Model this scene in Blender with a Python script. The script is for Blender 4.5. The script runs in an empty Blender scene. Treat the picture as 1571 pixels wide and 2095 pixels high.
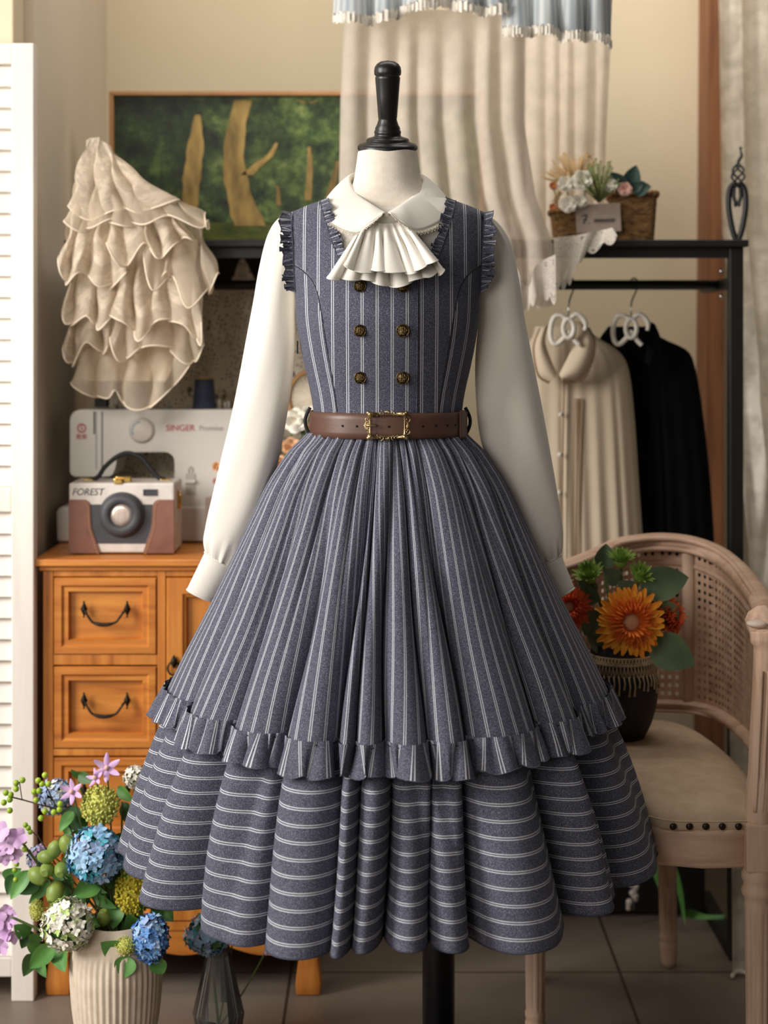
import bpy, bmesh, math, random
from mathutils import Vector, Matrix, Euler
random.seed(7)
PI = math.pi; TAU = 2*PI
F = 3273.0; CH = 1.15; HY = 700.0; CX = 785.5
scene = bpy.context.scene
C = scene.collection

def P(px, py, D):
    return Vector(((px-CX)*D/F, D, CH-(py-HY)*D/F))
def XX(px, D): return (px-CX)*D/F
def ZZ(py, D): return CH-(py-HY)*D/F
def lerp(a, b, t): return a+(b-a)*t
def interp(tab, x):
    if x <= tab[0][0]: return tab[0][1]
    for (x0, y0), (x1, y1) in zip(tab, tab[1:]):
        if x <= x1: return y0+(y1-y0)*(x-x0)/(x1-x0)
    return tab[-1][1]
def sint(tab, x):
    """smooth (catmull) interpolation of scalar table"""
    n = len(tab)
    if x <= tab[0][0]: return tab[0][1]
    if x >= tab[-1][0]: return tab[-1][1]
    for i in range(n-1):
        if x <= tab[i+1][0]:
            x0, y0 = tab[i]; x1, y1 = tab[i+1]
            h = x1-x0; t = (x-x0)/h
            m0 = (y1-tab[max(i-1, 0)][1])/(x1-tab[max(i-1, 0)][0]) if i > 0 else (y1-y0)/h
            m1 = (tab[min(i+2, n-1)][1]-y0)/(tab[min(i+2, n-1)][0]-x0) if i < n-2 else (y1-y0)/h
            t2 = t*t; t3 = t2*t
            return (2*t3-3*t2+1)*y0+(t3-2*t2+t)*h*m0+(-2*t3+3*t2)*y1+(t3-t2)*h*m1
def cat(pts, n=8):
    """catmull-rom through vectors"""
    pts = [Vector(p) for p in pts]; out = []
    for i in range(len(pts)-1):
        p0 = pts[max(i-1, 0)]; p1 = pts[i]; p2 = pts[i+1]; p3 = pts[min(i+2, len(pts)-1)]
        for k in range(n):
            t = k/n
            out.append(0.5*((2*p1)+(p2-p0)*t+(2*p0-5*p1+4*p2-p3)*t*t+(3*p1-p0-3*p2+p3)*t**3))
    out.append(pts[-1]); return out
def samp(pl, t):
    """sample a polyline by fraction of index"""
    f = max(0, min(1, t))*(len(pl)-1); i = min(int(f), len(pl)-2)
    return pl[i].lerp(pl[i+1], f-i)

# ------------------------------------------------------------------ materials
def lin(c):
    r = []
    for v in c[:3]:
        v /= 255.0
        r.append(v/12.92 if v <= .04045 else ((v+.055)/1.055)**2.4)
    return (r[0], r[1], r[2], 1)
class NT:
    def __init__(s, name):
        s.m = bpy.data.materials.new(name); s.m.use_nodes = True
        s.t = s.m.node_tree; s.n = s.t.nodes
        s.b = s.n['Principled BSDF']; s.out = s.n['Material Output']
    def add(s, typ, **kw):
        nd = s.n.new(typ)
        for k, v in kw.items():
            if k.startswith('i_'):
                key = k[2:]
                key = int(key) if key.isdigit() else key.replace('_', ' ')
                nd.inputs[key].default_value = v
            else: setattr(nd, k, v)
        return nd
    def l(s, a, b): s.t.links.new(a, b)
    def math(s, op, a, b=None, c=None):
        nd = s.n.new('ShaderNodeMath'); nd.operation = op
        for i, v in enumerate((a, b, c)):
            if v is None: continue
            if isinstance(v, (int, float)): nd.inputs[i].default_value = v
            else: s.l(v, nd.inputs[i])
        return nd.outputs[0]
    def mix(s, fac, a, b):
        nd = s.n.new('ShaderNodeMix'); nd.data_type = 'RGBA'
        for i, v in ((0, fac), (6, a), (7, b)):
            if isinstance(v, (int, float)): nd.inputs[i].default_value = v
            elif isinstance(v, tuple): nd.inputs[i].default_value = v
            else: s.l(v, nd.inputs[i])
        return nd.outputs[2]
    def noise(s, scale, detail=3, stretch=None, coord='Object', rough=.55):
        tc = s.add('ShaderNodeTexCoord'); src = tc.outputs[coord]
        if stretch:
            mp = s.add('ShaderNodeMapping'); mp.inputs['Scale'].default_value = stretch
            s.l(src, mp.inputs[0]); src = mp.outputs[0]
        nz = s.add('ShaderNodeTexNoise'); nz.inputs['Scale'].default_value = scale
        nz.inputs['Detail'].default_value = detail; nz.inputs['Roughness'].default_value = rough
        s.l(src, nz.inputs['Vector']); return nz.outputs['Fac']
    def ramp(s, fac, stops):
        r = s.add('ShaderNodeValToRGB'); e = r.color_ramp.elements
        while len(e) < len(stops): e.new(.5)
        for k, (p, c) in enumerate(stops):
            e[k].position = p; e[k].color = c if len(c) == 4 else lin(c)
        s.l(fac, r.inputs[0]); return r.outputs[0]
    def bump(s, h, strength=.3, dist=.001):
        b = s.add('ShaderNodeBump'); b.inputs['Strength'].default_value = strength
        b.inputs['Distance'].default_value = dist; s.l(h, b.inputs['Height']); s.l(b.outputs[0], s.b.inputs['Normal'])
def simple(name, col, rough=.6, metal=0, c2=None, nscale=30, stretch=None, bump=0, bdist=.001, bscale=None, sheen=0, spec=.5, coat=0):
    m = NT(name); m.b.inputs['Roughness'].default_value = rough; m.b.inputs['Metallic'].default_value = metal
    m.b.inputs['Specular IOR Level'].default_value = spec
    m.b.inputs['Coat Weight'].default_value = coat
    if sheen: m.b.inputs['Sheen Weight'].default_value = sheen
    c2 = c2 or tuple(max(0, v*.88) for v in col)
    f = m.noise(nscale, 4, stretch)
    r = m.ramp(f, [(.3, c2), (.7, col)]); m.l(r, m.b.inputs['Base Color'])
    if bump: m.bump(m.noise(bscale or nscale*3, 3, stretch), bump, bdist)
    return m.m
def stripe_mat(name, axis, dark=1.0):
    m = NT(name)
    uv = m.add('ShaderNodeUVMap'); sep = m.add('ShaderNodeSeparateXYZ'); m.l(uv.outputs[0], sep.inputs[0])
    u = sep.outputs[axis]
    x = m.math('FRACT', m.math('MULTIPLY', u, 1/.0211))
    d = m.math('MULTIPLY', m.math('ABSOLUTE', m.math('SUBTRACT', x, .5)), .0211)
    e = m.math('ABSOLUTE', m.math('SUBTRACT', d, .00145))
    mr = m.add('ShaderNodeMapRange'); mr.inputs[1].default_value = .00028; mr.inputs[2].default_value = .00072
    mr.inputs[3].default_value = 1; mr.inputs[4].default_value = 0; m.l(e, mr.inputs[0])
    # faint fine thread lines
    th = m.math('SINE', m.math('MULTIPLY', u, TAU/.0034))
    n1 = m.noise(900, 2); n2 = m.noise(60, 3)
    base = m.ramp(n1, [(.3, (43, 43, 54)), (.5, (80, 81, 95)), (.7, (140, 141, 157))])
    base = m.mix(m.math('MULTIPLY_ADD', th, .06, .08), base, lin((52, 54, 70)))
    base = m.mix(m.math('MULTIPLY', n2, .25), base, lin((64, 65, 82)))
    col = m.mix(m.math('MULTIPLY', mr.outputs[0], .85), base, lin((222, 224, 228)))
    m.l(col, m.b.inputs['Base Color'])
    m.b.inputs['Roughness'].default_value = .85; m.b.inputs['Sheen Weight'].default_value = .04
    m.b.inputs['Sheen Roughness'].default_value = .5; m.b.inputs['Specular IOR Level'].default_value = .2
    m.bump(n1, .25, .0006)
    return m.m
def sheer(name, col, opacity, pattern=None, pscale=60, col2=None, trans=.4, popac=None):
    """thin cloth: transparent mixed with diffuse + translucent; pattern gives open work"""
    m = NT(name); m.n.remove(m.b)
    d = m.add('ShaderNodeBsdfDiffuse'); t = m.add('ShaderNodeBsdfTranslucent'); tr = m.add('ShaderNodeBsdfTransparent')
    f = m.noise(25, 3); cc = m.ramp(f, [(.3, col2 or tuple(v*.9 for v in col)), (.7, col)])
    m.l(cc, d.inputs[0]); m.l(cc, t.inputs[0])
    mx = m.add('ShaderNodeMixShader'); mx.inputs[0].default_value = trans
    m.l(d.outputs[0], mx.inputs[1]); m.l(t.outputs[0], mx.inputs[2])
    mo = m.add('ShaderNodeMixShader')
    if pattern:
        uv = m.add('ShaderNodeUVMap')
        if pattern == 'crochet':
            v = m.add('ShaderNodeTexVoronoi'); v.inputs['Scale'].default_value = pscale; v.inputs['Randomness'].default_value = .35
            m.l(uv.outputs[0], v.inputs['Vector'])
            h = m.math('GREATER_THAN', v.outputs['Distance'], .26)
            w = m.add('ShaderNodeTexVoronoi'); w.inputs['Scale'].default_value = pscale/8; w.inputs['Randomness'].default_value = .45
            m.l(uv.outputs[0], w.inputs['Vector'])
            solid = m.math('LESS_THAN', w.outputs['Distance'], .34)
            ring = m.math('LESS_THAN', m.math('ABSOLUTE', m.math('SUBTRACT', w.outputs['Distance'], .22)), .045)
            v3 = m.add('ShaderNodeTexVoronoi'); v3.inputs['Scale'].default_value = pscale*.55; v3.inputs['Randomness'].default_value = .2
            m.l(uv.outputs[0], v3.inputs['Vector'])
            big = m.math('LESS_THAN', v3.outputs['Distance'], .42)
            op = m.math('MAXIMUM', h, solid)
            op = m.math('SUBTRACT', op, m.math('MULTIPLY', m.math('MULTIPLY', ring, big), .9))
            op = m.math('MULTIPLY_ADD', m.math('MAXIMUM', op, 0), opacity-.2, .2)
        elif pattern == 'floral':
            nz = m.noise(pscale, 3, None, 'UV', .6)
            g = m.add('ShaderNodeMapRange'); g.inputs[1].default_value = .46; g.inputs[2].default_value = .58
            g.inputs[3].default_value = opacity; g.inputs[4].default_value = popac or .97
            m.l(nz, g.inputs[0]); op = g.outputs[0]
        m.l(op, mo.inputs[0])
    else: mo.inputs[0].default_value = opacity
    m.l(tr.outputs[0], mo.inputs[1]); m.l(mx.outputs[0], mo.inputs[2]); m.l(mo.outputs[0], m.out.inputs[0])
    return m.m

M = {}
M['sv'] = stripe_mat('striped_suiting_vertical', 0)
M['sh'] = stripe_mat('striped_suiting_horizontal', 1)
M['suit'] = simple('plain_suiting', (66, 68, 86), .8, c2=(40, 42, 56), nscale=500)
M['thread'] = simple('dark_thread', (26, 27, 34), .8)
M['black_loop'] = simple('black_cord', (14, 14, 16), .7)
def cloth(name, col, sheen=.3, tl=.0):
    m = NT(name); f = m.noise(6, 2); m.l(m.ramp(f, [(.3, tuple(v*.97 for v in col)), (.7, col)]), m.b.inputs['Base Color'])
    m.b.inputs['Roughness'].default_value = .62; m.b.inputs['Sheen Weight'].default_value = sheen
    m.b.inputs['Specular IOR Level'].default_value = .25
    m.bump(m.noise(350, 3), .12, .0008); return m.m
M['ivory'] = cloth('ivory_chiffon', (232, 226, 215))
M['ivory2'] = cloth('ivory_jabot', (234, 228, 217))
M['form'] = simple('linen_form', (232, 222, 207), .85, c2=(222, 210, 193), nscale=120, bump=.3, bscale=500)
M['blackwood'] = simple('black_lacquer', (22, 21, 22), .38, c2=(15, 14, 15), nscale=20)
M['leather'] = simple('brown_leather', (104, 74, 60), .42, c2=(88, 60, 48), nscale=14, bump=.25, bscale=260, bdist=.0005)
M['hole'] = simple('dark_hole', (12, 9, 8), .9)
M['brass'] = simple('antique_gold', (226, 200, 150), .32, 1, c2=(128, 100, 66), nscale=120)
M['brassdk'] = simple('dark_bronze', (128, 106, 70), .4, 1, c2=(46, 36, 24), nscale=260, bump=.6, bscale=300)
M['buttonweave'] = simple('woven_bronze', (142, 120, 82), .38, 1, c2=(24, 18, 12), nscale=420, bump=1, bscale=420, bdist=.002)

# wall paint and other setting materials
M['wall'] = simple('cream_wall_paint', (222, 207, 178), .9, c2=(214, 199, 170), nscale=2.0, bump=.1, bscale=200)
M['wall2'] = simple('cream_side_paint', (222, 208, 188), .9, c2=(214, 200, 180), nscale=2)
M['white_wood'] = simple('white_painted_wood', (236, 229, 220), .55, c2=(226, 217, 205), nscale=9, stretch=(6, 6, .6), bump=.2, bscale=30)
M['beam'] = simple('stained_beam', (150, 98, 60), .6, c2=(104, 62, 36), nscale=6, stretch=(8, 8, .6), bump=.2)
def wood(name, c1, c2, c3, horiz=True, rough=.42):
    m = NT(name); st = (1.2, 8, 14) if horiz else (14, 8, 1.2)
    f = m.noise(3.2, 6, st, rough=.6); g = m.noise(5, 3)
    r = m.ramp(f, [(.28, c3), (.45, c2), (.72, c1)])
    r = m.mix(m.math('MULTIPLY', m.ramp(g, [(.42, (0, 0, 0)), (.66, (255, 255, 255))]), .55), r, lin(c2))
    m.l(r, m.b.inputs['Base Color']); m.b.inputs['Roughness'].default_value = rough
    m.bump(f, .15, .001); return m.m
M['oak'] = wood('orange_stained_wood', (222, 150, 66), (188, 112, 44), (124, 68, 28))
M['oakv'] = wood('orange_stained_wood_upright', (222, 150, 66), (192, 116, 46), (136, 76, 30), False)
M['pale'] = wood('limed_wood', (216, 188, 166), (190, 158, 134), (144, 110, 88), False, .7)
M['paleh'] = wood('limed_wood_rail', (216, 188, 166), (190, 156, 132), (142, 108, 88), True, .7)
M['linen'] = simple('beige_linen', (190, 168, 142), .9, c2=(176, 153, 126), nscale=40, bump=.3, bscale=500)
M['iron'] = simple('wrought_iron', (60, 50, 40), .5, .7, c2=(30, 25, 20), nscale=80)
M['steel'] = simple('chrome_wire', (190, 192, 190), .25, 1)
M['black'] = simple('black_frame', (16, 15, 15), .5, c2=(10, 9, 9))
M['blackcloth'] = simple('black_cloth', (11, 11, 13), .95, c2=(8, 8, 9), spec=.1)
M['creamcloth'] = simple('cream_cotton', (216, 198, 172), .85, c2=(206, 187, 160), nscale=8, bump=.2, bscale=300)
M['tanlace'] = simple('tan_lace_edge', (150, 118, 88), .9)
M['plastic'] = simple('white_enamel', (226, 221, 212), .35, c2=(220, 215, 206), nscale=4)
M['plasticg'] = simple('grey_plastic', (196, 190, 180), .4)
M['red'] = simple('red_print', (206, 66, 62), .6)
M['greyprint'] = simple('pale_grey_print', (190, 184, 178), .6)
M['blueprint'] = simple('blue_print', (96, 160, 200), .6)
M['dark'] = simple('charcoal_leatherette', (62, 62, 66), .55, c2=(52, 52, 56), bump=.3, bscale=400)
M['bagwhite'] = simple('pale_grey_leatherette', (214, 204, 194), .55, bump=.2, bscale=500)
M['bagbrown'] = simple('chestnut_leather', (134, 88, 70), .5, c2=(108, 66, 52), nscale=20, bump=.2)
M['stitch'] = simple('tan_stitching', (208, 160, 112), .8)
M['gold'] = simple('polished_gold', (228, 190, 110), .22, 1, c2=(190, 150, 80))
M['lens'] = simple('lens_mirror', (216, 202, 190), .35, .6, c2=(150, 120, 104), nscale=40, stretch=(1.5, 1, .1))
M['navy'] = simple('navy_thread', (62, 70, 92), .7, c2=(44, 50, 70), nscale=3, stretch=(1, 1, 120), bump=.5, bscale=5)
M['yellow'] = simple('yellow_plastic', (214, 176, 60), .5)
M['velvet'] = simple('white_velvet', (236, 228, 214), .8)
M['wicker'] = simple('wicker', (172, 128, 76), .8, c2=(84, 54, 28), nscale=70, stretch=(1, 1, 2.5), bump=1, bscale=90, bdist=.004)
M['card'] = simple('pink_card', (206, 186, 172), .8)
M['ink'] = simple('grey_blue_ink', (88, 92, 112), .8)
M['whitepetal'] = simple('white_petal', (244, 240, 230), .7, c2=(232, 226, 208), nscale=40)
M['greenwhite'] = simple('lime_petal', (168, 196, 96), .7, c2=(206, 222, 160), nscale=40)
M['bluepetal'] = simple('sky_blue_petal', (178, 212, 234), .7, c2=(128, 176, 220), nscale=45)
M['bluepetal2'] = simple('deep_blue_petal', (122, 170, 224), .7, c2=(78, 124, 196), nscale=45)
M['palebluepetal'] = simple('pale_blue_petal', (176, 196, 220), .7, c2=(140, 160, 206), nscale=45)
M['tealpetal'] = simple('teal_petal', (84, 176, 186), .7, c2=(60, 140, 170), nscale=45)
M['limebloom'] = simple('yellow_green_floret', (214, 214, 116), .8, c2=(176, 180, 80), nscale=90)
M['yellowbloom'] = simple('yellow_floret', (216, 202, 62), .8, c2=(176, 160, 44), nscale=90)
M['lilac'] = simple('lilac_petal', (222, 190, 222), .7, c2=(196, 152, 202), nscale=40)
M['pinkpetal'] = simple('pink_petal', (226, 188, 176), .7, c2=(208, 164, 150))
M['peach'] = simple('peach_petal', (230, 186, 144), .7, c2=(214, 160, 116), nscale=30)
M['apricot'] = simple('apricot_flower', (222, 148, 98), .8)
M['straw'] = simple('dried_grass', (204, 172, 126), .9)
M['leaf'] = simple('green_leaf', (104, 158, 74), .5, c2=(64, 116, 50), nscale=18)
M['leafd'] = simple('dark_green_leaf', (70, 112, 54), .55, c2=(44, 78, 38), nscale=18)
M['leafg'] = simple('grey_green_leaf', (118, 138, 104), .7, c2=(84, 106, 78), nscale=14)
M['fern'] = simple('muted_fern', (156, 160, 104), .8, c2=(112, 124, 74), nscale=60)
M['leafb'] = simple('blue_green_leaf', (58, 86, 76), .6, c2=(42, 66, 58), nscale=18)
M['berry'] = simple('lime_berry', (168, 192, 52), .35, c2=(130, 164, 40), nscale=30)
M['pod'] = simple('olive_pod', (150, 164, 72), .45, c2=(104, 130, 60), nscale=25)
M['podhole'] = simple('brown_pod_mouth', (112, 70, 48), .9)
M['stem'] = simple('green_stem', (90, 112, 52), .7)
M['stemb'] = simple('brown_stem', (84, 62, 52), .8)
M['orange'] = simple('orange_petal', (255, 180, 48), .7, c2=(255, 146, 28), nscale=26)
M['orange2'] = simple('deep_orange_petal', (240, 128, 36), .75, c2=(214, 90, 24), nscale=40)
M['redorange'] = simple('red_orange_petal', (240, 108, 40), .7, c2=(206, 66, 26), nscale=40)
M['discpink'] = simple('felt_flower_disc', (226, 176, 134), .9)
M['budgreen'] = simple('green_bud_petal', (156, 186, 84), .7, c2=(108, 144, 58), nscale=40)
M['vaseblack'] = simple('black_ceramic', (24, 20, 18), .55, c2=(14, 12, 11), nscale=12, stretch=(20, 20, 1), bump=.8, bscale=12, bdist=.004)
M['fringe'] = simple('jute_fringe', (196, 176, 146), .9, c2=(160, 138, 108), nscale=90)
M['ribvase'] = simple('speckled_stoneware', (222, 206, 186), .75, c2=(206, 188, 166), nscale=60, bump=.3, bscale=200)
M['nail'] = simple('dark_bronze_nail', (58, 46, 36), .35, .8)
M['spice'] = simple('pompom_cotton', (214, 202, 190), .9)
M['sheer'] = sheer('white_sheer', (246, 232, 216), .78, trans=.35)
M['valance'] = None
M['lacehem'] = sheer('crochet_lace', (240, 230, 216), .97, 'crochet', 240, trans=.2)
M['crochet'] = sheer('beige_crochet', (255, 242, 218), .98, 'crochet', 95, trans=.1)
M['lacewin'] = sheer('embroidered_net', (244, 236, 222), .66, 'floral', 11, trans=.35)
M['tulle'] = sheer('cream_tulle', (232, 216, 194), .62, 'floral', 30, trans=.35, popac=.92)
M['tulleplain'] = sheer('cream_organza', (232, 216, 194), .52, trans=.4)
M['tulleedge'] = simple('organza_edge', (232, 214, 190), .7)
M['collarlace'] = simple('ivory_lace', (238, 228, 210), .8)
def _val():
    m = NT('blue_pinstripe_cotton'); uv = m.add('ShaderNodeUVMap'); sep = m.add('ShaderNodeSeparateXYZ'); m.l(uv.outputs[0], sep.inputs[0])
    s = m.math('SINE', m.math('MULTIPLY', sep.outputs[0], TAU/.012)); s2 = m.math('SINE', m.math('MULTIPLY', sep.outputs[0], TAU/.041))
    f = m.math('MULTIPLY_ADD', s, .28, m.math('MULTIPLY_ADD', s2, .2, .5))
    m.l(m.ramp(f, [(.1, (140, 148, 154)), (.9, (188, 190, 188))]), m.b.inputs['Base Color']); m.b.inputs['Roughness'].default_value = .9
    return m.m
M['valance'] = _val()
def _floor():
    m = NT('grey_brown_floor_tile'); tc = m.add('ShaderNodeTexCoord')
    mp = m.add('ShaderNodeMapping'); mp.inputs['Location'].default_value = (.17, .08, 0); m.l(tc.outputs['Object'], mp.inputs[0])
    b = m.add('ShaderNodeTexBrick'); b.offset = 0; b.inputs['Scale'].default_value = 1
    b.inputs['Brick Width'].default_value = .6; b.inputs['Row Height'].default_value = .6; b.inputs['Mortar Size'].default_value = .003
    b.inputs['Color1'].default_value = (1, 1, 1, 1); b.inputs['Color2'].default_value = (.9, .9, .9, 1); b.inputs['Mortar'].default_value = (.25, .23, .2, 1)
    m.l(mp.outputs[0], b.inputs[0])
    n = m.noise(3.5, 6); c = m.ramp(n, [(.3, (110, 98, 87)), (.7, (132, 119, 107))])
    mm = m.add('ShaderNodeMix', data_type='RGBA', blend_type='MULTIPLY'); mm.inputs[0].default_value = 1
    m.l(c, mm.inputs[6]); m.l(b.outputs['Color'], mm.inputs[7]); m.l(mm.outputs[2], m.b.inputs['Base Color'])
    m.b.inputs['Roughness'].default_value = .45; m.bump(m.noise(60, 4), .1, .001); return m.m
M['floor'] = _floor()
def _glass():
    m = NT('clear_glass'); m.n.remove(m.b)
    fr = m.add('ShaderNodeFresnel'); fr.inputs[0].default_value = 1.6; g = m.add('ShaderNodeBsdfGlossy'); g.inputs['Roughness'].default_value = .04
    tr = m.add('ShaderNodeBsdfTransparent'); tr.inputs[0].default_value = (.93, .95, .93, 1); d = m.add('ShaderNodeBsdfDiffuse'); d.inputs[0].default_value = (.8, .8, .76, 1)
    n = m.noise(14, 2, (1, 1, .1)); k = m.add('ShaderNodeMapRange'); k.inputs[1].default_value = .45; k.inputs[2].default_value = .7; k.inputs[3].default_value = .08; k.inputs[4].default_value = .5; m.l(n, k.inputs[0])  # painted-in reflections: pale upright diffuse streaks mixed into the glass
    a = m.add('ShaderNodeMixShader'); m.l(k.outputs[0], a.inputs[0]); m.l(tr.outputs[0], a.inputs[1]); m.l(d.outputs[0], a.inputs[2])
    b = m.add('ShaderNodeMixShader'); m.l(fr.outputs[0], b.inputs[0]); m.l(a.outputs[0], b.inputs[1]); m.l(g.outputs[0], b.inputs[2]); m.l(b.outputs[0], m.out.inputs[0]); return m.m
M['glass'] = _glass()
def _foliage():
    m = NT('painted_foliage'); n = m.noise(17, 8, (1, 1, 1), rough=.72); n2 = m.noise(4.2, 4)
    a = m.ramp(n, [(.36, (18, 30, 18)), (.48, (60, 86, 40)), (.58, (112, 134, 66)), (.7, (190, 188, 124))])
    b = m.ramp(n, [(.38, (14, 22, 14)), (.53, (44, 62, 30)), (.68, (98, 116, 56))])
    c = m.mix(m.ramp(n2, [(.42, (0, 0, 0)), (.6, (255, 255, 255))]), b, a)
    m.l(c, m.b.inputs['Base Color']); m.b.inputs['Roughness'].default_value = .5; return m.m
M['foliage'] = _foliage()
M['trunk'] = simple('painted_trunk', (206, 172, 98), .6, c2=(104, 84, 44), nscale=14, stretch=(2, 1, .7))
M['meadow'] = simple('painted_meadow', (112, 124, 46), .6, c2=(36, 52, 22), nscale=18, stretch=(1, 1, 3))
M['lightwood'] = simple('light_oak_frame', (196, 148, 98), .5, c2=(170, 122, 76), nscale=8)
M['darkboard'] = simple('dark_brown_board', (52, 38, 28), .7, c2=(36, 26, 20), nscale=6)
M['rattan'] = simple('rattan_ring', (206, 160, 104), .6, c2=(176, 128, 76))
# cane webbing
def _cane():
    m = NT('cane_webbing'); uv = m.add('ShaderNodeUVMap'); sep = m.add('ShaderNodeSeparateXYZ'); m.l(uv.outputs[0], sep.inputs[0])
    k = 1/.0145
    def fr(x, off):
        return m.math('SUBTRACT', m.math('FRACT', m.math('ADD', m.math('MULTIPLY', x, k), off)), .5)
    def holes(off):
        a = fr(sep.outputs[0], off); b = fr(sep.outputs[1], off)
        return m.math('LESS_THAN', m.math('ADD', m.math('MULTIPLY', a, a), m.math('MULTIPLY', b, b)), .062)
    h = holes(0)
    n = m.noise(40); m.l(m.ramp(n, [(.3, (170, 134, 110)), (.7, (204, 172, 146))]), m.b.inputs['Base Color'])
    m.l(m.math('SUBTRACT', 1, h), m.b.inputs['Alpha']); m.b.inputs['Roughness'].default_value = .7
    return m.m
M['cane'] = _cane()

# ------------------------------------------------------------------ mesh builder
class MB:
    def __init__(s): s.v = []; s.f = []; s.uv = []; s.mi = []; s.cur = 0; s.sm = []
    def face(s, idx, uv=None, smooth=True):
        s.f.append(tuple(idx)); s.uv.append(uv or [(0, 0)]*len(idx)); s.mi.append(s.cur); s.sm.append(smooth)
    def grid(s, fn, nu, nv, cu=False, cv=False, uvf=None, flip=False):
        o = len(s.v); U = nu if cu else nu+1; V = nv if cv else nv+1
        for i in range(U):
            for j in range(V): s.v.append(Vector(fn(i/nu, j/nv)))
        for i in range(nu):
            for j in range(nv):
                a = o+(i % U)*V+(j % V); b = o+((i+1) % U)*V+(j % V); c = o+((i+1) % U)*V+((j+1) % V); d = o+(i % U)*V+((j+1) % V)
                u0, u1, v0, v1 = i/nu, (i+1)/nu, j/nv, (j+1)/nv
                uv = [uvf(u0, v0), uvf(u1, v0), uvf(u1, v1), uvf(u0, v1)] if uvf else [(u0, v0), (u1, v0), (u1, v1), (u0, v1)]
                if flip: s.face((a, d, c, b), [uv[0], uv[3], uv[2], uv[1]])
                else: s.face((a, b, c, d), uv)
    def tube(s, pts, r, n=8, closed=False, cap=True, flat=1.0):
        pts = [Vector(p) for p in pts]; m = len(pts); o = len(s.v)
        rr = r if isinstance(r, (list, tuple)) else [r]*m
        up = None
        for i, p in enumerate(pts):
            if closed: t = pts[(i+1) % m]-pts[i-1]
            else: t = pts[min(i+1, m-1)]-pts[max(i-1, 0)]
            if t.length < 1e-9: t = Vector((0, 0, 1))
            t.normalize()
            if up is None:
                up = Vector((0, -1, 0)) if abs(t.y) < .8 else Vector((0, 0, 1))
            a = t.cross(up)
            if a.length < 1e-6: a = t.cross(Vector((1, 0, .1)))
            a.normalize(); b = a.cross(t).normalized(); up = b
            for k in range(n):
                an = TAU*k/n; s.v.append(p+a*(math.cos(an)*rr[i])+b*(math.sin(an)*rr[i]*flat))
        for i in range(m if closed else m-1):
            for k in range(n):
                A = o+i*n+k; B = o+i*n+(k+1) % n; Cc = o+((i+1) % m)*n+(k+1) % n; D = o+((i+1) % m)*n+k
                s.face((A, D, Cc, B))
        if cap and not closed:
            s.face([o+k for k in range(n)]); s.face([o+(m-1)*n+k for k in reversed(range(n))])
    def lathe(s, prof, c=(0, 0, 0), n=32, mod=None, mat=None):
        """prof: list of (r, z); mod(angle, r, z)->r"""
        c = Vector(c); o = len(s.v); m = len(prof)
        for (r, z) in prof:
            for k in range(n):
                a = TAU*k/n; rr = mod(a, r, z) if mod else r
                p = Vector((math.cos(a)*rr, math.sin(a)*rr, z))
                if mat: p = mat @ p
                s.v.append(c+p)
        for i in range(m-1):
            for k in range(n):
                s.face((o+i*n+k, o+i*n+(k+1) % n, o+(i+1)*n+(k+1) % n, o+(i+1)*n+k),
                       [(k/n, prof[i][1]), ((k+1)/n, prof[i][1]), ((k+1)/n, prof[i+1][1]), (k/n, prof[i+1][1])])
        if prof[0][0] > 1e-5: s.face([o+k for k in reversed(range(n))], smooth=False)
        if prof[-1][0] > 1e-5: s.face([o+(m-1)*n+k for k in range(n)], smooth=False)
    def box(s, x0, x1, y0, y1, z0, z1, mat=None):
        o = len(s.v)
        for p in ((x0, y0, z0), (x1, y0, z0), (x1, y1, z0), (x0, y1, z0), (x0, y0, z1), (x1, y0, z1), (x1, y1, z1), (x0, y1, z1)):
            p = Vector(p); s.v.append(mat @ p if mat else p)
        for f in ((0, 3, 2, 1), (4, 5, 6, 7), (0, 1, 5, 4), (1, 2, 6, 5), (2, 3, 7, 6), (3, 0, 4, 7)):
            s.face([o+k for k in f], smooth=False)
    def ball(s, c, r, n=10, sc=(1, 1, 1)):
        c = Vector(c)
        prof = [(max(1e-6, math.sin(PI*i/n))*r, -math.cos(PI*i/n)*r) for i in range(n+1)]
        o = len(s.v); s.lathe(prof, (0, 0, 0), max(6, n+2))
        for k in range(o, len(s.v)): p = s.v[k]; s.v[k] = c+Vector((p.x*sc[0], p.y*sc[1], p.z*sc[2]))
    def prism(s, poly, y0, y1, smooth=False):
        """poly list of (x,z); extruded along y"""
        o = len(s.v); n = len(poly)
        for y in (y0, y1):
            for (x, z) in poly: s.v.append(Vector((x, y, z)))
        s.face([o+k for k in range(n)], smooth=False); s.face([o+n+k for k in reversed(range(n))], smooth=False)
        for k in range(n): s.face((o+k, o+n+k, o+n+(k+1) % n, o+(k+1) % n), smooth=smooth)
    def rectloft(s, x0, x1, z0, z1, y, steps):
        """nested rectangles facing -Y: steps (inset, depth toward viewer)"""
        o = len(s.v)
        for ins, dep in steps:
            for (x, z) in ((x0+ins, z0+ins), (x1-ins, z0+ins), (x1-ins, z1-ins), (x0+ins, z1-ins)): s.v.append(Vector((x, y-dep, z)))
        for i in range(len(steps)-1):
            for k in range(4):
                a = o+i*4+k; b = o+i*4+(k+1) % 4; s.face((a, b, b+4, a+4), smooth=False)
        L = o+(len(steps)-1)*4; s.face((L, L+1, L+2, L+3), smooth=False)
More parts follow.
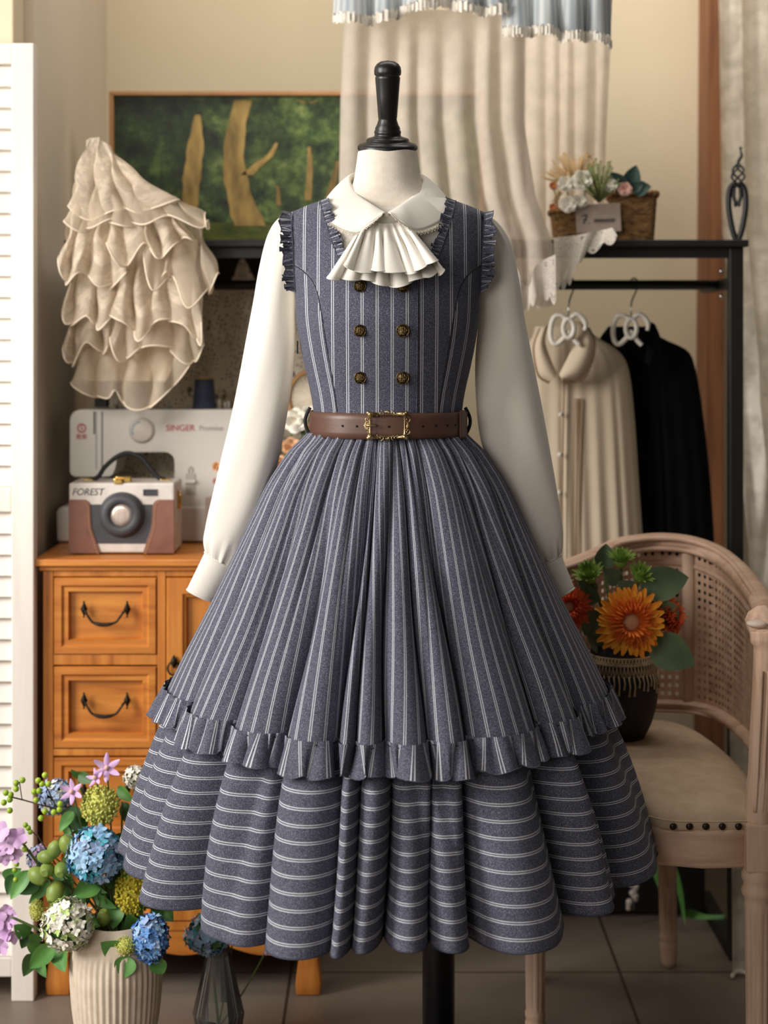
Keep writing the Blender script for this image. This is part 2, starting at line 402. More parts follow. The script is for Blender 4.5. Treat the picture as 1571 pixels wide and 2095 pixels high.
    def build(s, name, mat, parent=None, origin=None, bevel=0, bseg=2, sub=0, solid=0, soff=0, weld=0):
        me = bpy.data.meshes.new(name)
        if origin is not None:
            origin = Vector(origin); vs = [p-origin for p in s.v]
        else: vs = s.v
        me.from_pydata([tuple(p) for p in vs], [], s.f)
        for m in (mat if isinstance(mat, (list, tuple)) else [mat]): me.materials.append(m)
        ul = me.uv_layers.new(name='UVMap')
        flat = [c for fuv in s.uv for uv in fuv for c in uv]
        ul.data.foreach_set('uv', flat)
        me.polygons.foreach_set('material_index', s.mi); me.polygons.foreach_set('use_smooth', s.sm)
        me.update()
        o = bpy.data.objects.new(name, me); C.objects.link(o)
        if origin is not None: o.location = origin
        if parent is not None:
            o.parent = parent
            # keep world position: parents are translation/rotation empties
            o.matrix_parent_inverse = PM(parent).inverted()
        if weld:
            md = o.modifiers.new('w', 'WELD'); md.merge_threshold = weld
        if bevel:
            md = o.modifiers.new('b', 'BEVEL'); md.width = bevel; md.segments = bseg; md.limit_method = 'ANGLE'; md.angle_limit = .6
        if solid:
            md = o.modifiers.new('s', 'SOLIDIFY'); md.thickness = solid; md.offset = soff
        if sub:
            md = o.modifiers.new('u', 'SUBSURF'); md.levels = sub; md.render_levels = sub
        return o
def PM(o):
    m = Matrix.LocRotScale(o.location, o.rotation_euler, o.scale)
    if o.parent: m = PM(o.parent) @ o.matrix_parent_inverse @ m
    return m
def tag(o, label, cat, group=None):
    o['label'] = label; o['category'] = cat
    if group: o['group'] = group
    return o
def thing(name, label, cat, loc=(0, 0, 0), group=None):
    o = bpy.data.objects.new(name, None); C.objects.link(o); o.location = loc; o.empty_display_size = .02
    return tag(o, label, cat, group)
def struct(o): o['kind'] = 'structure'; return o
def text(s, name, mat, size, loc, parent, shear=0, rotx=PI/2, ext=.0004, xs=1):
    cu = bpy.data.curves.new(name, 'FONT'); cu.body = s; cu.size = size; cu.extrude = ext; cu.shear = shear
    cu.align_x = 'CENTER'; cu.align_y = 'CENTER'
    ob = bpy.data.objects.new(name+'_tmp', cu); C.objects.link(ob)
    bpy.context.view_layer.update()
    dg = bpy.context.evaluated_depsgraph_get(); me = bpy.data.meshes.new_from_object(ob.evaluated_get(dg))
    bpy.data.objects.remove(ob)
    me.name = name; me.materials.clear(); me.materials.append(mat)
    for v in me.vertices: v.co.x *= xs
    o = bpy.data.objects.new(name, me); C.objects.link(o)
    o.location = loc; o.rotation_euler = (rotx, 0, 0)
    o.parent = parent; o.matrix_parent_inverse = PM(parent).inverted()
    return o

# ================================================================== SETTING
m = MB(); m.box(-1.6, 1.5, .6, 3.69, -.05, 0); struct(m.build('floor', M['floor']))
m = MB(); m.box(-.64, 1.5, 3.69, 3.75, 0, 2.5); struct(m.build('wall_back', M['wall']))
m = MB(); m.box(-1.6, -.64, 2.93, 3.75, 0, 2.5); struct(m.build('wall_left', M['wall2']))
m = MB(); m.prism([(XX(1433, 3.6), 0), (XX(1478, 3.6), 0), (XX(1477, 3.6), 2.5), (XX(1449, 3.6), 2.5)], 3.58, 3.69)
struct(m.build('trim_1', M['beam'], bevel=.002))
m = MB(); m.box(-1.6, -.675, 2.86, 2.93, 1.66, 2.5); m.box(-.70, -.66, 2.85, 2.93, 1.665, 2.5)
struct(m.build('trim_2', M['wall'], bevel=.003))

# ---- louvred screen
def screen():
    D = 2.79; t = thing('folding_screen', 'white painted louvred folding screen at the left edge', 'folding screen', (XX(20, D), D, 0))
    x1 = XX(69, D); x0 = XX(23, D); zt = ZZ(88, D)
    m = MB(); m.box(x0, x1, D, D+.03, 0.0, zt); m.build('stile', M['white_wood'], t, bevel=.002)
    xl = x0-.36
    m = MB(); m.box(xl-.045, xl, D, D+.03, 0.0, zt); m.build('stile', M['white_wood'], t, bevel=.002)
    for (a, b) in ((88, 130), (997, 1048), (1960, 2000)):
        m = MB(); m.box(xl, x0, D+.002, D+.028, ZZ(b, D), ZZ(a, D)); m.build('rail', M['white_wood'], t, bevel=.002)
    for (a, b) in ((132, 996), (1049, 1959)):
        m = MB(); n = int(round((b-a)/43.2))
        for k in range(n):
            zc = ZZ(a+(k+.5)*(b-a)/n, D)
            R = Matrix.Translation((0, D+.014, zc)) @ Matrix.Rotation(-.35, 4, 'X')
            m.box(xl, x0, -.003, .003, -.0205, .0195, R)
        m.build('louvre_panel', M['white_wood'], t, bevel=.001)
screen()

# ================================================================== DRESS FORM, BLOUSE, DRESS
DC = 2.37; SC = DC/F
XC = XX(793, DC)
AT = [(312, 61), (335, 64), (355, 67), (375, 71), (392, 84), (405, 108), (415, 140), (428, 176), (440, 199), (455, 206), (480, 205), (520, 196), (560, 188), (600, 182), (650, 179), (700, 172), (750, 162), (800, 151), (838, 145), (865, 144), (900, 148), (950, 175), (1000, 185)]
BT = [(312, .046), (335, .048), (355, .050), (375, .053), (392, .057), (405, .06), (440, .072), (480, .086), (520, .1), (560, .11), (600, .118), (650, .12), (700, .111), (750, .1), (800, .088), (838, .084), (900, .086), (1000, .11)]
def zy(py): return ZZ(py, DC)
def av(py): return sint(AT, py)*SC
def bv(py): return sint(BT, py)
def ydep(x, py, off=0, back=False):
    a = av(py)+off; b = bv(py)+off
    q = 1-min(1, abs(x/a))**2.05
    d = b*max(0, q)**.5
    return DC+d*(.85 if back else -1)
def ring(py, th, off=0):
    a = av(py)+off; b = bv(py)+off
    c, s_ = math.cos(th), math.sin(th)
    x = a*math.copysign(abs(c)**.9, c); y = b*math.copysign(abs(s_)**.95, s_)
    if s_ > 0: y *= .85
    return Vector((XC+x, DC+y, zy(py)))

form = thing('dress_form', 'linen covered dress form with a black turned wooden cap on a black pole', 'mannequin', (XC, DC, 0))
m = MB()
m.grid(lambda u, v: ring(lerp(312, 1000, v), TAU*u), 72, 90, cu=True)
for py in (312, 1000):
    o = len(m.v)
    for k in range(72): m.v.append(ring(py, TAU*k/72))
    m.face([o+k for k in range(72)])
m.build('torso', M['form'], form)
TL = Matrix.Translation((XC, DC-.002, zy(312))) @ Matrix.Rotation(.20, 4, 'X')
prof = [(0, 2), (40, 2), (57, 3), (61, 6), (61.5, 12), (58, 17), (50, 20), (44, 22), (44, 26), (41, 29), (34, 31), (27.5, 33), (26.5, 38), (27.5, 40), (27, 44), (25.5, 46), (25.5, 50), (22, 57), (19, 66), (18.6, 70), (19.2, 71), (22.5, 115), (25.4, 152), (25.6, 153), (24, 155.5), (24.6, 157), (27, 158.5), (27.6, 166), (26.5, 174), (22, 181), (14, 186), (0, 188)]
m = MB(); m.lathe([(r*SC, z*SC*.985) for r, z in prof], (0, 0, 0), 48, mat=TL); m.v = [TL.to_translation()*0+p for p in m.v]
m.build('cap', M['blackwood'], form)
PX = XX(897, 2.43)
m = MB(); m.lathe([(.0245, .02), (.0245, .95)], (PX, 2.43, 0), 32); m.build('pole', M['blackwood'], form)
m = MB(); m.lathe([(0, 0), (.14, 0), (.14, .012), (.13, .018), (.04, .024), (.03, .05), (0, .05)], (PX, 2.43, 0), 48); m.build('base', M['blackwood'], form)

# ---- blouse
blouse = thing('blouse', 'ivory long sleeved blouse with peter pan collar worn on the dress form', 'blouse', (XC, DC, zy(900)))
def bneck(u): return interp([(0, 372), (.12, 380), (.2, 415), (.25, 441), (.3, 415), (.38, 380), (.5, 372), (1, 368)], 1-u if u > .5 else u+.5)
def bneck(u):
    a = abs(((u-.75+.5) % 1)-.5)
    return interp([(0, 433), (.05, 424), (.12, 402), (.2, 384), (.5, 366)], a)
m = MB(); m.grid(lambda u, v: ring(lerp(bneck(u), 880, v), TAU*u, .0035), 96, 90, cu=True); m.build('blouse_body', M['ivory'], blouse)
def sleeve(pairs, cuff, sgn, seed):
    rnd = random.Random(seed)
    outer = cat([Vector((o[0], 0, o[1])) for o, i in pairs], 6); inner = cat([Vector((i[0], 0, i[1])) for o, i in pairs], 6)
    n = len(outer); NT_ = 56
    ph = [rnd.uniform(0, TAU) for _ in range(6)]
    def pt(u, v):
        k = v*(n-1); i = min(int(k), n-2); f = k-i
        o = outer[i].lerp(outer[i+1], f); q = inner[i].lerp(inner[i+1], f)
        D = DC+.012*math.sin(min(1, v*1.6)*PI/2)+.012*v
        c = (o+q)/2; h = (o-q)/2
        th = TAU*u
        C3 = P(c.x, c.z, D); O3 = P(o.x, o.z, D); H = O3-C3
        L = H.length
        # puff gather near shoulder and cuff
        g = .0026*math.exp(-v*9)+.0042*max(0, (v-.84)/.16)**1.3
        wob = g*(math.sin(th*11+ph[0])+.6*math.sin(th*17+ph[1]))
        lng = .0035*math.sin(PI*v)*(math.sin(2*th+ph[2]+3.0*v)+.7*math.sin(3*th+ph[3]-4*v))+.0016*math.sin(5*th+ph[4]+9*v)*math.sin(PI*v)
        dep = max(.010, L*.72)
        edge = abs(math.cos(th))
        r = 1+(wob+lng*(1-.75*edge**4))/max(L, .01)
        return C3+H*math.cos(th)*r+Vector((0, -1, 0))*dep*math.sin(th)*r
    m = MB(); m.grid(pt, NT_, 90, cu=True, flip=sgn < 0); m.build('sleeve', M['ivory'], blouse)
    (o0, i0), (o1, i1) = cuff
    def cp(u, v, off=0.0):
        o = Vector((lerp(o0[0], o1[0], v), 0, lerp(o0[1], o1[1], v))); q = Vector((lerp(i0[0], i1[0], v), 0, lerp(i0[1], i1[1], v)))
        c = (o+q)/2; D = DC+.024; C3 = P(c.x, c.z, D); H = P(o.x, o.z, D)-C3; th = TAU*u
        return C3+H*math.cos(th)*(1+off)+Vector((0, -1, 0))*H.length*(.62-.1*v)*math.sin(th)*(1+off)
    m = MB(); m.grid(cp, 48, 10, cu=True, flip=sgn < 0)
    m.tube([cp(k/48, 0, .01) for k in range(48)], .0014, 6, closed=True); m.tube([cp(k/48, 1) for k in range(48)], .0011, 6, closed=True)
    m.build('cuff', M['ivory'], blouse, solid=.0015)
LP = [((592, 437), (606, 446)), ((566, 452), (612, 486)), ((546, 486), (612, 524)), ((530, 550), (608, 580)), ((518, 620), (606, 640)), ((503, 700), (605, 720)), ((488, 780), (597, 800)), ((471, 860), (583, 885)), ((451, 940), (566, 965)), ((432, 1020), (540, 1050)), ((421, 1070), (517, 1100)), ((417, 1105), (497, 1138)), ((423, 1131), (476, 1161))]
sleeve(LP, (((420, 1130), (477, 1163)), ((383, 1206), (431, 1229))), -1, 3)
RP = [((996, 441), (982, 448)), ((1024, 462), (976, 488)), ((1046, 500), (978, 530)), ((1061, 565), (982, 590)), ((1072, 640), (980, 650)), ((1087, 720), (973, 730)), ((1103, 800), (975, 815)), ((1118, 880), (985, 900)), ((1132, 960), (1012, 980)), ((1145, 1040), (1042, 1062)), ((1151, 1085), (1062, 1112)), ((1150, 1115), (1080, 1142)), ((1144, 1135), (1098, 1158))]
sleeve(RP, (((1147, 1134), (1096, 1160)), ((1174, 1203), (1132, 1226))), 1, 5)

# collar halves
def mirror(pts, cx=791): return [(2*cx-x, y, d) for x, y, d in pts]
INN = [(791, 350, 2.430), (752, 351, 2.425), (722, 357, 2.398), (716, 368, 2.368), (722, 384, 2.342), (737, 401, 2.316), (756, 415, 2.294), (774, 427, 2.280), (788, 435, 2.272)]
OUT = [(791, 392, 2.455), (735, 390, 2.452), (690, 396, 2.415), (665, 410, 2.372), (663, 430, 2.322), (684, 455, 2.288), (727, 471, 2.262), (757, 456, 2.252), (784, 436, 2.258)]
def collar_half(side):
    inn = INN if side < 0 else mirror(INN); out = OUT if side < 0 else mirror(OUT)
    ip = cat([P(*p) for p in inn], 8); op = cat([P(*p) for p in out], 8)
    N = 64
    def pt(u, v):
        a = samp(ip, u); b = samp(op, u); p = a.lerp(b, v)
        ax = Vector((p.x-XC, p.y-DC, 0)); ax = ax.normalized() if ax.length > 1e-4 else Vector((0, -1, 0))
        fade = min(1, (1-u)*5)
        k = math.sin(PI*min(1, v*1.0))
        return p+ax*(.0035*k*fade)+Vector((0, 0, .0028*math.sin(PI*v**.5)*fade))
    m = MB(); m.grid(pt, N, 14)
    m.grid(lambda u, v: samp(ip, u)+Vector((0, .001, 0))+(Vector((0, .004, -.009))*v*1.0), N, 2)
    m.build('collar', M['ivory'], blouse, solid=.0018)
    # scalloped lace trim
    ps = [pt(k/240, 1) for k in range(241)]; qs = [pt(k/240, .9) for k in range(241)]
    m = MB(); cum = [0]
    for k in range(240): cum.append(cum[-1]+(ps[k+1]-ps[k]).length)
    def lp(u, v):
        k = int(round(u*240)); p = ps[k]; d = (p-qs[k]).normalized(); d.z -= .15
        return p+d*.0030*v+Vector((0, -.0006, 0))
    m.grid(lp, 240, 2)
    ns = int(cum[-1]/.0062)
    def lc_(l):
        k = 0
        while k < 239 and cum[k+1] < l: k += 1
        return k, ps[k].lerp(ps[k+1], max(0, min(1, (l-cum[k])/max(1e-6, cum[k+1]-cum[k]))))
    for q in range(ns):
        l0 = cum[-1]*q/ns; l1 = cum[-1]*(q+1)/ns; k, p0 = lc_(l0); k1, p1 = lc_(l1); d = (ps[k]-qs[k]).normalized(); d.z -= .15
        for hgt, inn in ((.0074, 0), (.0048, .22)):
            m.tube([p0.lerp(p1, inn+(1-2*inn)*t/8)+d*(.0026+(hgt-.0026)*math.sin(PI*t/8))+Vector((0, -.0007, 0)) for t in range(9)], .00042, 4)
    m.build('lace_trim', M['collarlace'], blouse)
collar_half(-1); collar_half(1)

# jabot
jab = thing('jabot', 'ivory two tier pleated jabot pinned below the blouse collar', 'jabot', P(790, 450, 2.26))
def jabot_layer(top, bot, npl, amp, D0, D1, seed, nm):
    rnd = random.Random(seed); tp = cat([P(x, y, D0) for x, y in top], 10); bp = cat([P(x, y, D1) for x, y in bot], 10)
    ed = [0]+sorted([(k+rnd.uniform(-.22, .22))/npl for k in range(1, npl)])+[1]
    def fold(u):
        for k in range(npl):
            if u <= ed[k+1]+1e-9:
                x = 2*(u-ed[k])/(ed[k+1]-ed[k])-1; return x, (ed[k+1]-ed[k])/2
        return 1, .05
    rj = [rnd.uniform(.75, 1.3) for _ in range(npl)]
    def pt(u, v):
        x, w = fold(u)
        a = samp(tp, min(1, max(0, u))); b = samp(bp, min(1, max(0, u+(w*.78*math.sin(PI*x))*(.12+.88*v))))
        p = a.lerp(b, v); h = .5+.5*math.cos(PI*x)
        out = amp*(.12+1.25*v**1.2)*(h-.5)*rj[int(u*npl*.999)]
        return p+Vector((.004*v*math.sin(u*17+seed), -out-.006*math.sin(PI*v*.5), -.005*h*v+.003*v*math.sin(u*13+seed)))
    m = MB(); m.grid(pt, 220, 30)
    m.tube([pt(k/220, 1) for k in range(221)], .0008, 5)
    m.build(nm, M['ivory2'], jab)
jabot_layer([(744, 454), (790, 458), (832, 454)], [(675, 560), (715, 567), (760, 573), (805, 578), (850, 566), (885, 564), (903, 545)], 8, .023, 2.272, 2.232, 4, 'long_tier')
jabot_layer([(746, 453), (790, 457), (830, 453)], [(706, 536), (740, 548), (785, 553), (830, 551), (868, 543), (893, 532)], 7, .020, 2.268, 2.216, 9, 'short_tier')
m = MB(); bt = cat([P(740, 449, 2.282), P(790, 454, 2.275), P(838, 449, 2.282)], 8)
m.grid(lambda u, v: samp(bt, u)+Vector((0, -.002*math.sin(PI*v), -.015*(v-.62))), 24, 6); m.build('neck_band', M['ivory2'], jab, solid=.002)
m = MB(); m.tube(cat([P(905, 505, 2.262), P(880, 512, 2.262), P(893, 520, 2.262), P(914, 530, 2.26)], 6), .0007, 5)

# ---- dress
dress = thing('pinafore_dress', 'blue grey pinstriped pinafore dress with ruffles on the dress form', 'dress', (XC, DC, zy(1700)))
TOPC = [(0, 574), (40, 572), (70, 562), (88, 546), (99, 528), (108, 505), (118, 476), (127, 447), (134, 419), (137, 411), (150, 416), (175, 427), (198, 438)]
WT = [(440, 197), (460, 195), (500, 192), (560, 190), (600, 187.5)]
SEAM = [(539, 200), (556, 172), (575, 152), (600, 140), (640, 131), (700, 122), (770, 110), (838, 100)]
def Wp(py):
    w = sint(AT, py)+6
    if py < 600: w = min(w, interp(WT, py))
    return w
def topy(s):
    s = abs(s); y = 838.0
    while y > 405:
        if y < interp(TOPC, s*Wp(y)): break
        y -= .5
    return y
OFF = .0075
NSx = 150
tops = [topy(-1+2*i/NSx) for i in range(NSx+1)]
def bod(u, v, off=OFF):
    i = u*NSx; k = min(int(i), NSx-1); ty = lerp(tops[k], tops[k+1], i-k); s = -1+2*u
    py = lerp(842, ty, v); x = s*Wp(py)*SC
    x2 = x*(1+.0) if py > 600 else x
    return Vector((XC+x2, ydep(x, py, off), zy(py)))
def bod_uv(u, v):
    i = u*NSx; k = min(int(i), NSx-1); ty = lerp(tops[k], tops[k+1], i-k); s = -1+2*u
    py = lerp(842, ty, v); x = s*Wp(py); sm = sint(SEAM, py) if py > 540 else 999
    if abs(x) > sm:
        return (math.copysign(.0125+(Wp(py)-abs(x))*SC*lerp(1.0, 1.25, (py-540)/300), x), zy(py))
    return (x*SC+.0045, zy(py))
m = MB(); m.grid(bod, NSx, 110, uvf=bod_uv)
# back panel
def topb(s):
    w = abs(s)*197
    return interp([(0, 470), (90, 460), (125, 430), (137, 411), (150, 416), (175, 427), (198, 438)], w)
def back(u, v):
    s = 1-2*u; py = lerp(842, topb(s), v); x = s*Wp(py)*SC
    return Vector((XC+x, ydep(x, py, OFF, True), zy(py)))
m.grid(back, 90, 60, uvf=lambda u, v: ((1-2*u)*.14, v*.3))
m.build('bodice', M['sv'], dress, solid=.0015, soff=-1)
for sg in (-1, 1):
    pts = []
    for k in range(60):
        py = lerp(545, 838, k/59); x = sg*sint(SEAM, py)*SC; pts.append(Vector((XC+x, ydep(x, py, OFF+.0001), zy(py))))
    m = MB(); m.tube(pts, .0008, 5); m.build('princess_seam', M['thread'], dress)
m = MB()
m.grid(lambda u, v: Vector((XC+lerp(-42, 57, u)*SC, ydep(lerp(-42, 57, u)*SC, lerp(842, 578, v), OFF+.0018), zy(lerp(842, 578, v)))), 24, 60, uvf=lambda u, v: (lerp(-42, 57, u)*SC+.0045, v*.2))
m.tube([Vector((XC+57.5*SC, ydep(57.5*SC, lerp(842, 575, k/40), OFF+.0012), zy(lerp(842, 575, k/40)))) for k in range(41)], .0011, 5)
m.build('placket', M['sv'], dress)

# frills
def frill(path, outs, norms, width, waves, amp, name, seed, tuck=.0015, uvs=1.0):
    rnd = random.Random(seed); n = len(path)-1
    L = [0]
    for k in range(n): L.append(L[-1]+(path[k+1]-path[k]).length)
    ph = [rnd.uniform(0, TAU) for _ in range(8)]; am = [rnd.uniform(.55, 1.25) for _ in range(waves+3)]
    N = waves*9
    def at(u):
        k = u*n; i = min(int(k), n-1); f = k-i
        return path[i].lerp(path[i+1], f), outs[i].lerp(outs[i+1], f).normalized(), norms[i].lerp(norms[i+1], f).normalized(), lerp(L[i], L[i+1], f)
    def pt(u, v):
        p, o, nn, l = at(u)
        t = (at(min(1, u+.01))[0]-at(max(0, u-.01))[0]).normalized()
        w = u*waves+.55*math.sin(u*waves*1.3+ph[0])+.5*math.sin(u*waves*.57+ph[1])
        a = am[int(w) % len(am)]*amp*(v**.9)
        s1 = math.sin(TAU*w); s2 = math.sin(2*TAU*w+ph[3])
        return p+o*(width*(v-.08)*(1+.16*math.sin(TAU*w*.41+ph[2])+.10*s1))+nn*(a*s1+.0012)+t*(a*.9*s2+a*.5*math.sin(TAU*w*.7+ph[4]))
    m = MB(); m.grid(pt, N, 8, uvf=lambda u, v: (u*L[-1]*uvs*2.4, v*.03))
    m.tube([pt(k/N, 0) for k in range(N+1)], .0009, 5)
    m.tube([pt(k/N, 1) for k in range(N+1)], .0005, 4)
    return m.build(name, M['sv'], dress)
for sg in (-1, 1):
    path = []; outs = []; norms = []
    for k in range(41):   # neckline frill along the curve
        py = lerp(413, 545, k/40); dx = None
        for j in range(len(TOPC)-1):
            (x0, y0), (x1, y1) = TOPC[j], TOPC[j+1]
            if y1 <= py <= y0 and x1 <= 137: dx = lerp(x0, x1, (py-y0)/(y1-y0))
        if dx is None: dx = 136
        x = sg*dx*SC; path.append(Vector((XC+x, ydep(x, py, OFF+.001), zy(py))))
        outs.append(Vector((sg*-.75, -.25, .25))); norms.append(Vector((0, -1, .1)))
    frill(path, outs, norms, .0135, 13, .0036, 'neckline_frill', 5+sg)
    path = []; outs = []; norms = []
    for k in range(41):
        py = lerp(437, 601, k/40); x = sg*interp(WT, py)*SC
        path.append(Vector((XC+x, ydep(x, py, OFF)-.004, zy(py)))); outs.append(Vector((sg, -.28, .18 if k < 6 else 0))); norms.append(Vector((sg*.25, -1, 0)))
    frill(path, outs, norms, .0150, 11, .0046, 'armhole_frill', 15+sg)

# skirt folds
def cells(n, jit, seed):
    r = random.Random(seed); e = [(k+r.uniform(-jit, jit))/n for k in range(n)]; e.sort()
    return e+[e[0]+1], [r.uniform(.7, 1.25) for _ in range(n)], [r.uniform(.45, 1.3) for _ in range(n)]
def foldf(u, ce):
    e, am, dp = ce; n = len(am); u = (u-e[0]) % 1.0+e[0]
    lo, hi = 0, n
    while hi-lo > 1:
        mid = (lo+hi)//2
        if e[mid] <= u: lo = mid
        else: hi = mid
    c = (e[lo]+e[lo+1])/2; w = (e[lo+1]-e[lo])/2
    return (u-c)/w, w, am[lo]
def fold2(u, ce):
    x, w, a = foldf(u, ce); e, am, dp = ce; n = len(am); u = (u-e[0]) % 1.0+e[0]; k = 0
    lo, hi = 0, n
    while hi-lo > 1:
        mid = (lo+hi)//2
        if e[mid] <= u: lo = mid
        else: hi = mid
    vd = lerp(dp[lo], dp[(lo+1) % n], (x+1)/2)
    return x, w, a, vd
def _hem_cells():
    r = .392; es = []
    for px in (268, 372, 507, 655, 702, 784, 905, 1010, 1206, 1298):
        lo, hi = -PI/2, PI/2
        for _ in range(40):
            mid = (lo+hi)/2
            if 793+F*r*math.sin(mid)/(2.37-r*math.cos(mid)) < px: lo = mid
            else: hi = mid
        es.append(.75+lo/TAU)
    rr = random.Random(5); first, last = es[0], es[-1]
    es = [first-1+1]+es[1:]
    a, b = last, first+1                # the back half
    nb = 11; back = [a+(b-a)*(k+rr.uniform(-.2, .2) if 0 < k < nb-0 else k)/nb for k in range(1, nb)]
    back[0] = last+(1.0-last)*2.0+.004; back[-1] = first+1-(first-.5)*2.0-.004
    e = es+sorted(back); n = len(e)
    return e+[e[0]+1], [rr.uniform(.8, 1.2) for _ in range(n)], [rr.uniform(.65, 1.2) for _ in range(n)]
CB = _hem_cells(); CG = cells(38, .32, 33); CR = cells(150, .3, 44); CM = cells(96, .36, 8); CF = cells(38, .33, 18)
RS = [(885, .1125), (900, .124), (920, .139), (985, .170), (1050, .1915), (1120, .214), (1230, .2505), (1330, .286), (1400, .309)]
def skirt(u, v, off=0):
    py = lerp(884, 1400, v); R = sint(RS, py); z = zy(py)
    ub = u+.010*math.sin(v*3+u*40)*(1-v)
    xb, wb, ab, vb = fold2(ub, CB); xg, wg, ag, vg = fold2(u, CG)
    hb = 1-abs(xb)**2.3; hg = 1-abs(xg)**1.8; hb2 = .5+.5*math.cos(PI*xb)
    A = .002+.044*v**.7; G = .0150*math.exp(-v*2.6)+.0035*(1-v)*math.sin(PI*v)+.001
    r = R+.014*v-A*vb*(1-(.6*hb+.4*hb2))+G*ag*(hg-.6)*(.55+.45*vg)+off
    th = TAU*(u+wb*(.10+.20*v)*math.sin(PI*xb)+wg*.29*math.exp(-v*1.6)*math.sin(PI*xg))
    dr = lerp(.78, 1, min(1, v*2.2))
    return Vector((XC+r*math.cos(th), DC+r*math.sin(th)*dr, z-.014*v*max(0, -math.sin(th))**1.5))
NU = 1500
rows = [skirt(k/NU, 1) for k in range(NU+1)]; SU = [0]
for k in range(NU): SU.append(SU[-1]+(rows[k+1]-rows[k]).length)
m = MB(); m.grid(skirt, NU, 56, cu=False, uvf=lambda u, v: (SU[int(round(u*NU))]*1.02, v*.5)); m.build('skirt', M['sv'], dress)
TR = [(1400, .304), (1440, .321), (1500, .342), (1600, .368), (1700, .388), (1752, .397)]
def tier(u, v):
    py = lerp(1396, 1756+5*math.sin(u*TAU*5), v); R = sint(TR, py); z = zy(py)
    uu = u+.004*math.sin(u*31+v*2); xb, wb, ab, vb = fold2(uu, CB); xm, wm, a2, vm = fold2(u, CF)
    hb = .45*(1-abs(xb)**2)+.55*(.5+.5*math.cos(PI*xb)); hm = .5+.5*math.cos(PI*xm)
    A = .036+.060*v**.9; G = .008*(1-v)+.022
    r = R+.006*v-A*vb*(1-hb)-G*vm*(1-hm)*(.4+.6*hb)
    th = TAU*(u+wb*(.28+.07*v)*math.sin(PI*xb)+wm*.2*math.sin(PI*xm)*(.4+.6*hb))
    return Vector((XC+r*math.cos(th), DC+r*math.sin(th), z+.004*math.sin(u*TAU*7)*v+.020*v*abs(math.cos(th))**3-.012*(1-v)*max(0, -math.sin(th))**1.5))
m = MB(); m.grid(tier, NU, 44, uvf=lambda u, v: (u*3, v*.2745+.0065))
m.build('hem_tier', M['sh'], dress)
# hem edge, piping
m = MB(); m.tube([tier(k/NU, 1) for k in range(NU)], .0011, 5, closed=True); m.build('hem_edge', M['suit'], dress)
def ruf(u, v):
    p = skirt(u, 1); xr, wr, ar, vr = fold2(u, CR); xm, wm, am_, vm = fold2(u, CM)
    d = Vector((p.x-XC, p.y-DC, 0)).normalized(); t = Vector((-d.y, d.x, 0))
    h = math.cos(PI*xr); hm = math.cos(PI*xm)
    return p+d*(.005+.013*v+.0070*am_*vm*hm*v**1.1+.0042*ar*h*(.35+.9*v*(1-v)+.3*v))+t*(.0068*am_*math.sin(PI*xm)*v+.0012*ar*math.sin(PI*xr))+Vector((0, 0, .006-v*.041-.0018*hm*v*am_+.0016*h*v*ar+.003*math.sin(u*61)*v))
NR = 2400
m = MB(); m.grid(ruf, NR, 9, uvf=lambda u, v: (u*4.6, v*.04))
m.tube([ruf(k/NR, 1) for k in range(NR)], .0007, 4, closed=True); m.build('skirt_ruffle', M['sv'], dress)
m = MB(); m.tube([skirt(k/600, 1, .0035)+Vector((0, 0, .001)) for k in range(600)], .0012, 5, closed=True); m.build('ruffle_seam', M['thread'], dress)
# buttons
def button(px, py, r=13.2):
    x = XX(px, DC)-XC; y = ydep(x, py, OFF+.002); c = Vector((XC+x, y, zy(py))); rr = r*SC
    R = Matrix.Translation(c) @ Matrix.Rotation(PI/2, 4, 'X')
    m = MB()
    m.lathe([(0, 0), (rr, 0), (rr, .0022), (rr*.93, .0032), (rr*.84, .0028), (rr*.8, .0022)], (0, 0, 0), 32, mat=R)
    m.cur = 1
    m.lathe([(rr*.8, .0022), (rr*.6, .0034), (rr*.3, .0041), (0.0001, .0043)], (0, 0, 0), 24, mat=R)
    m.cur = 0
    for a in range(-2, 3):      # woven ribs
        for ax in (0, 1):
            q = a*rr*.3; L = math.sqrt(max(0, (rr*.78)**2-q*q)); pts = []
            for k in range(9):
                t = lerp(-L, L, k/8); d = math.hypot(q, t)/rr
                w = .0004*math.cos(PI*t/(rr*.3)+(0 if (a+ax) % 2 else PI))
                pts.append(R @ Vector((q if ax else t, t if ax else q, .0041-.0022*d*d+w)))
            m.tube(pts, .00042, 5)
    m.build('button', [M['brassdk'], M['buttonweave']], dress)
for px in (739, 822):
    for py in (591, 678, 770): button(px, py, 12.3 if px == 739 else 13.3)
for sg in (-1, 1):
    m = MB(); x = 155*SC; pts = [Vector((XC+sg*(x+.002+.0075*math.sin(PI*k/14)), DC-.01, lerp(zy(833), zy(890), k/14))) for k in range(15)]
    m.tube(pts, .0026, 8, flat=.5); m.build('belt_loop', M['black_loop'], dress)
m = MB(); m.box(XC-184*SC, XC-181*SC, DC-.03, DC-.024, zy(724), zy(697)); m.build('zip_pull', M['black_loop'], dress, bevel=.001)

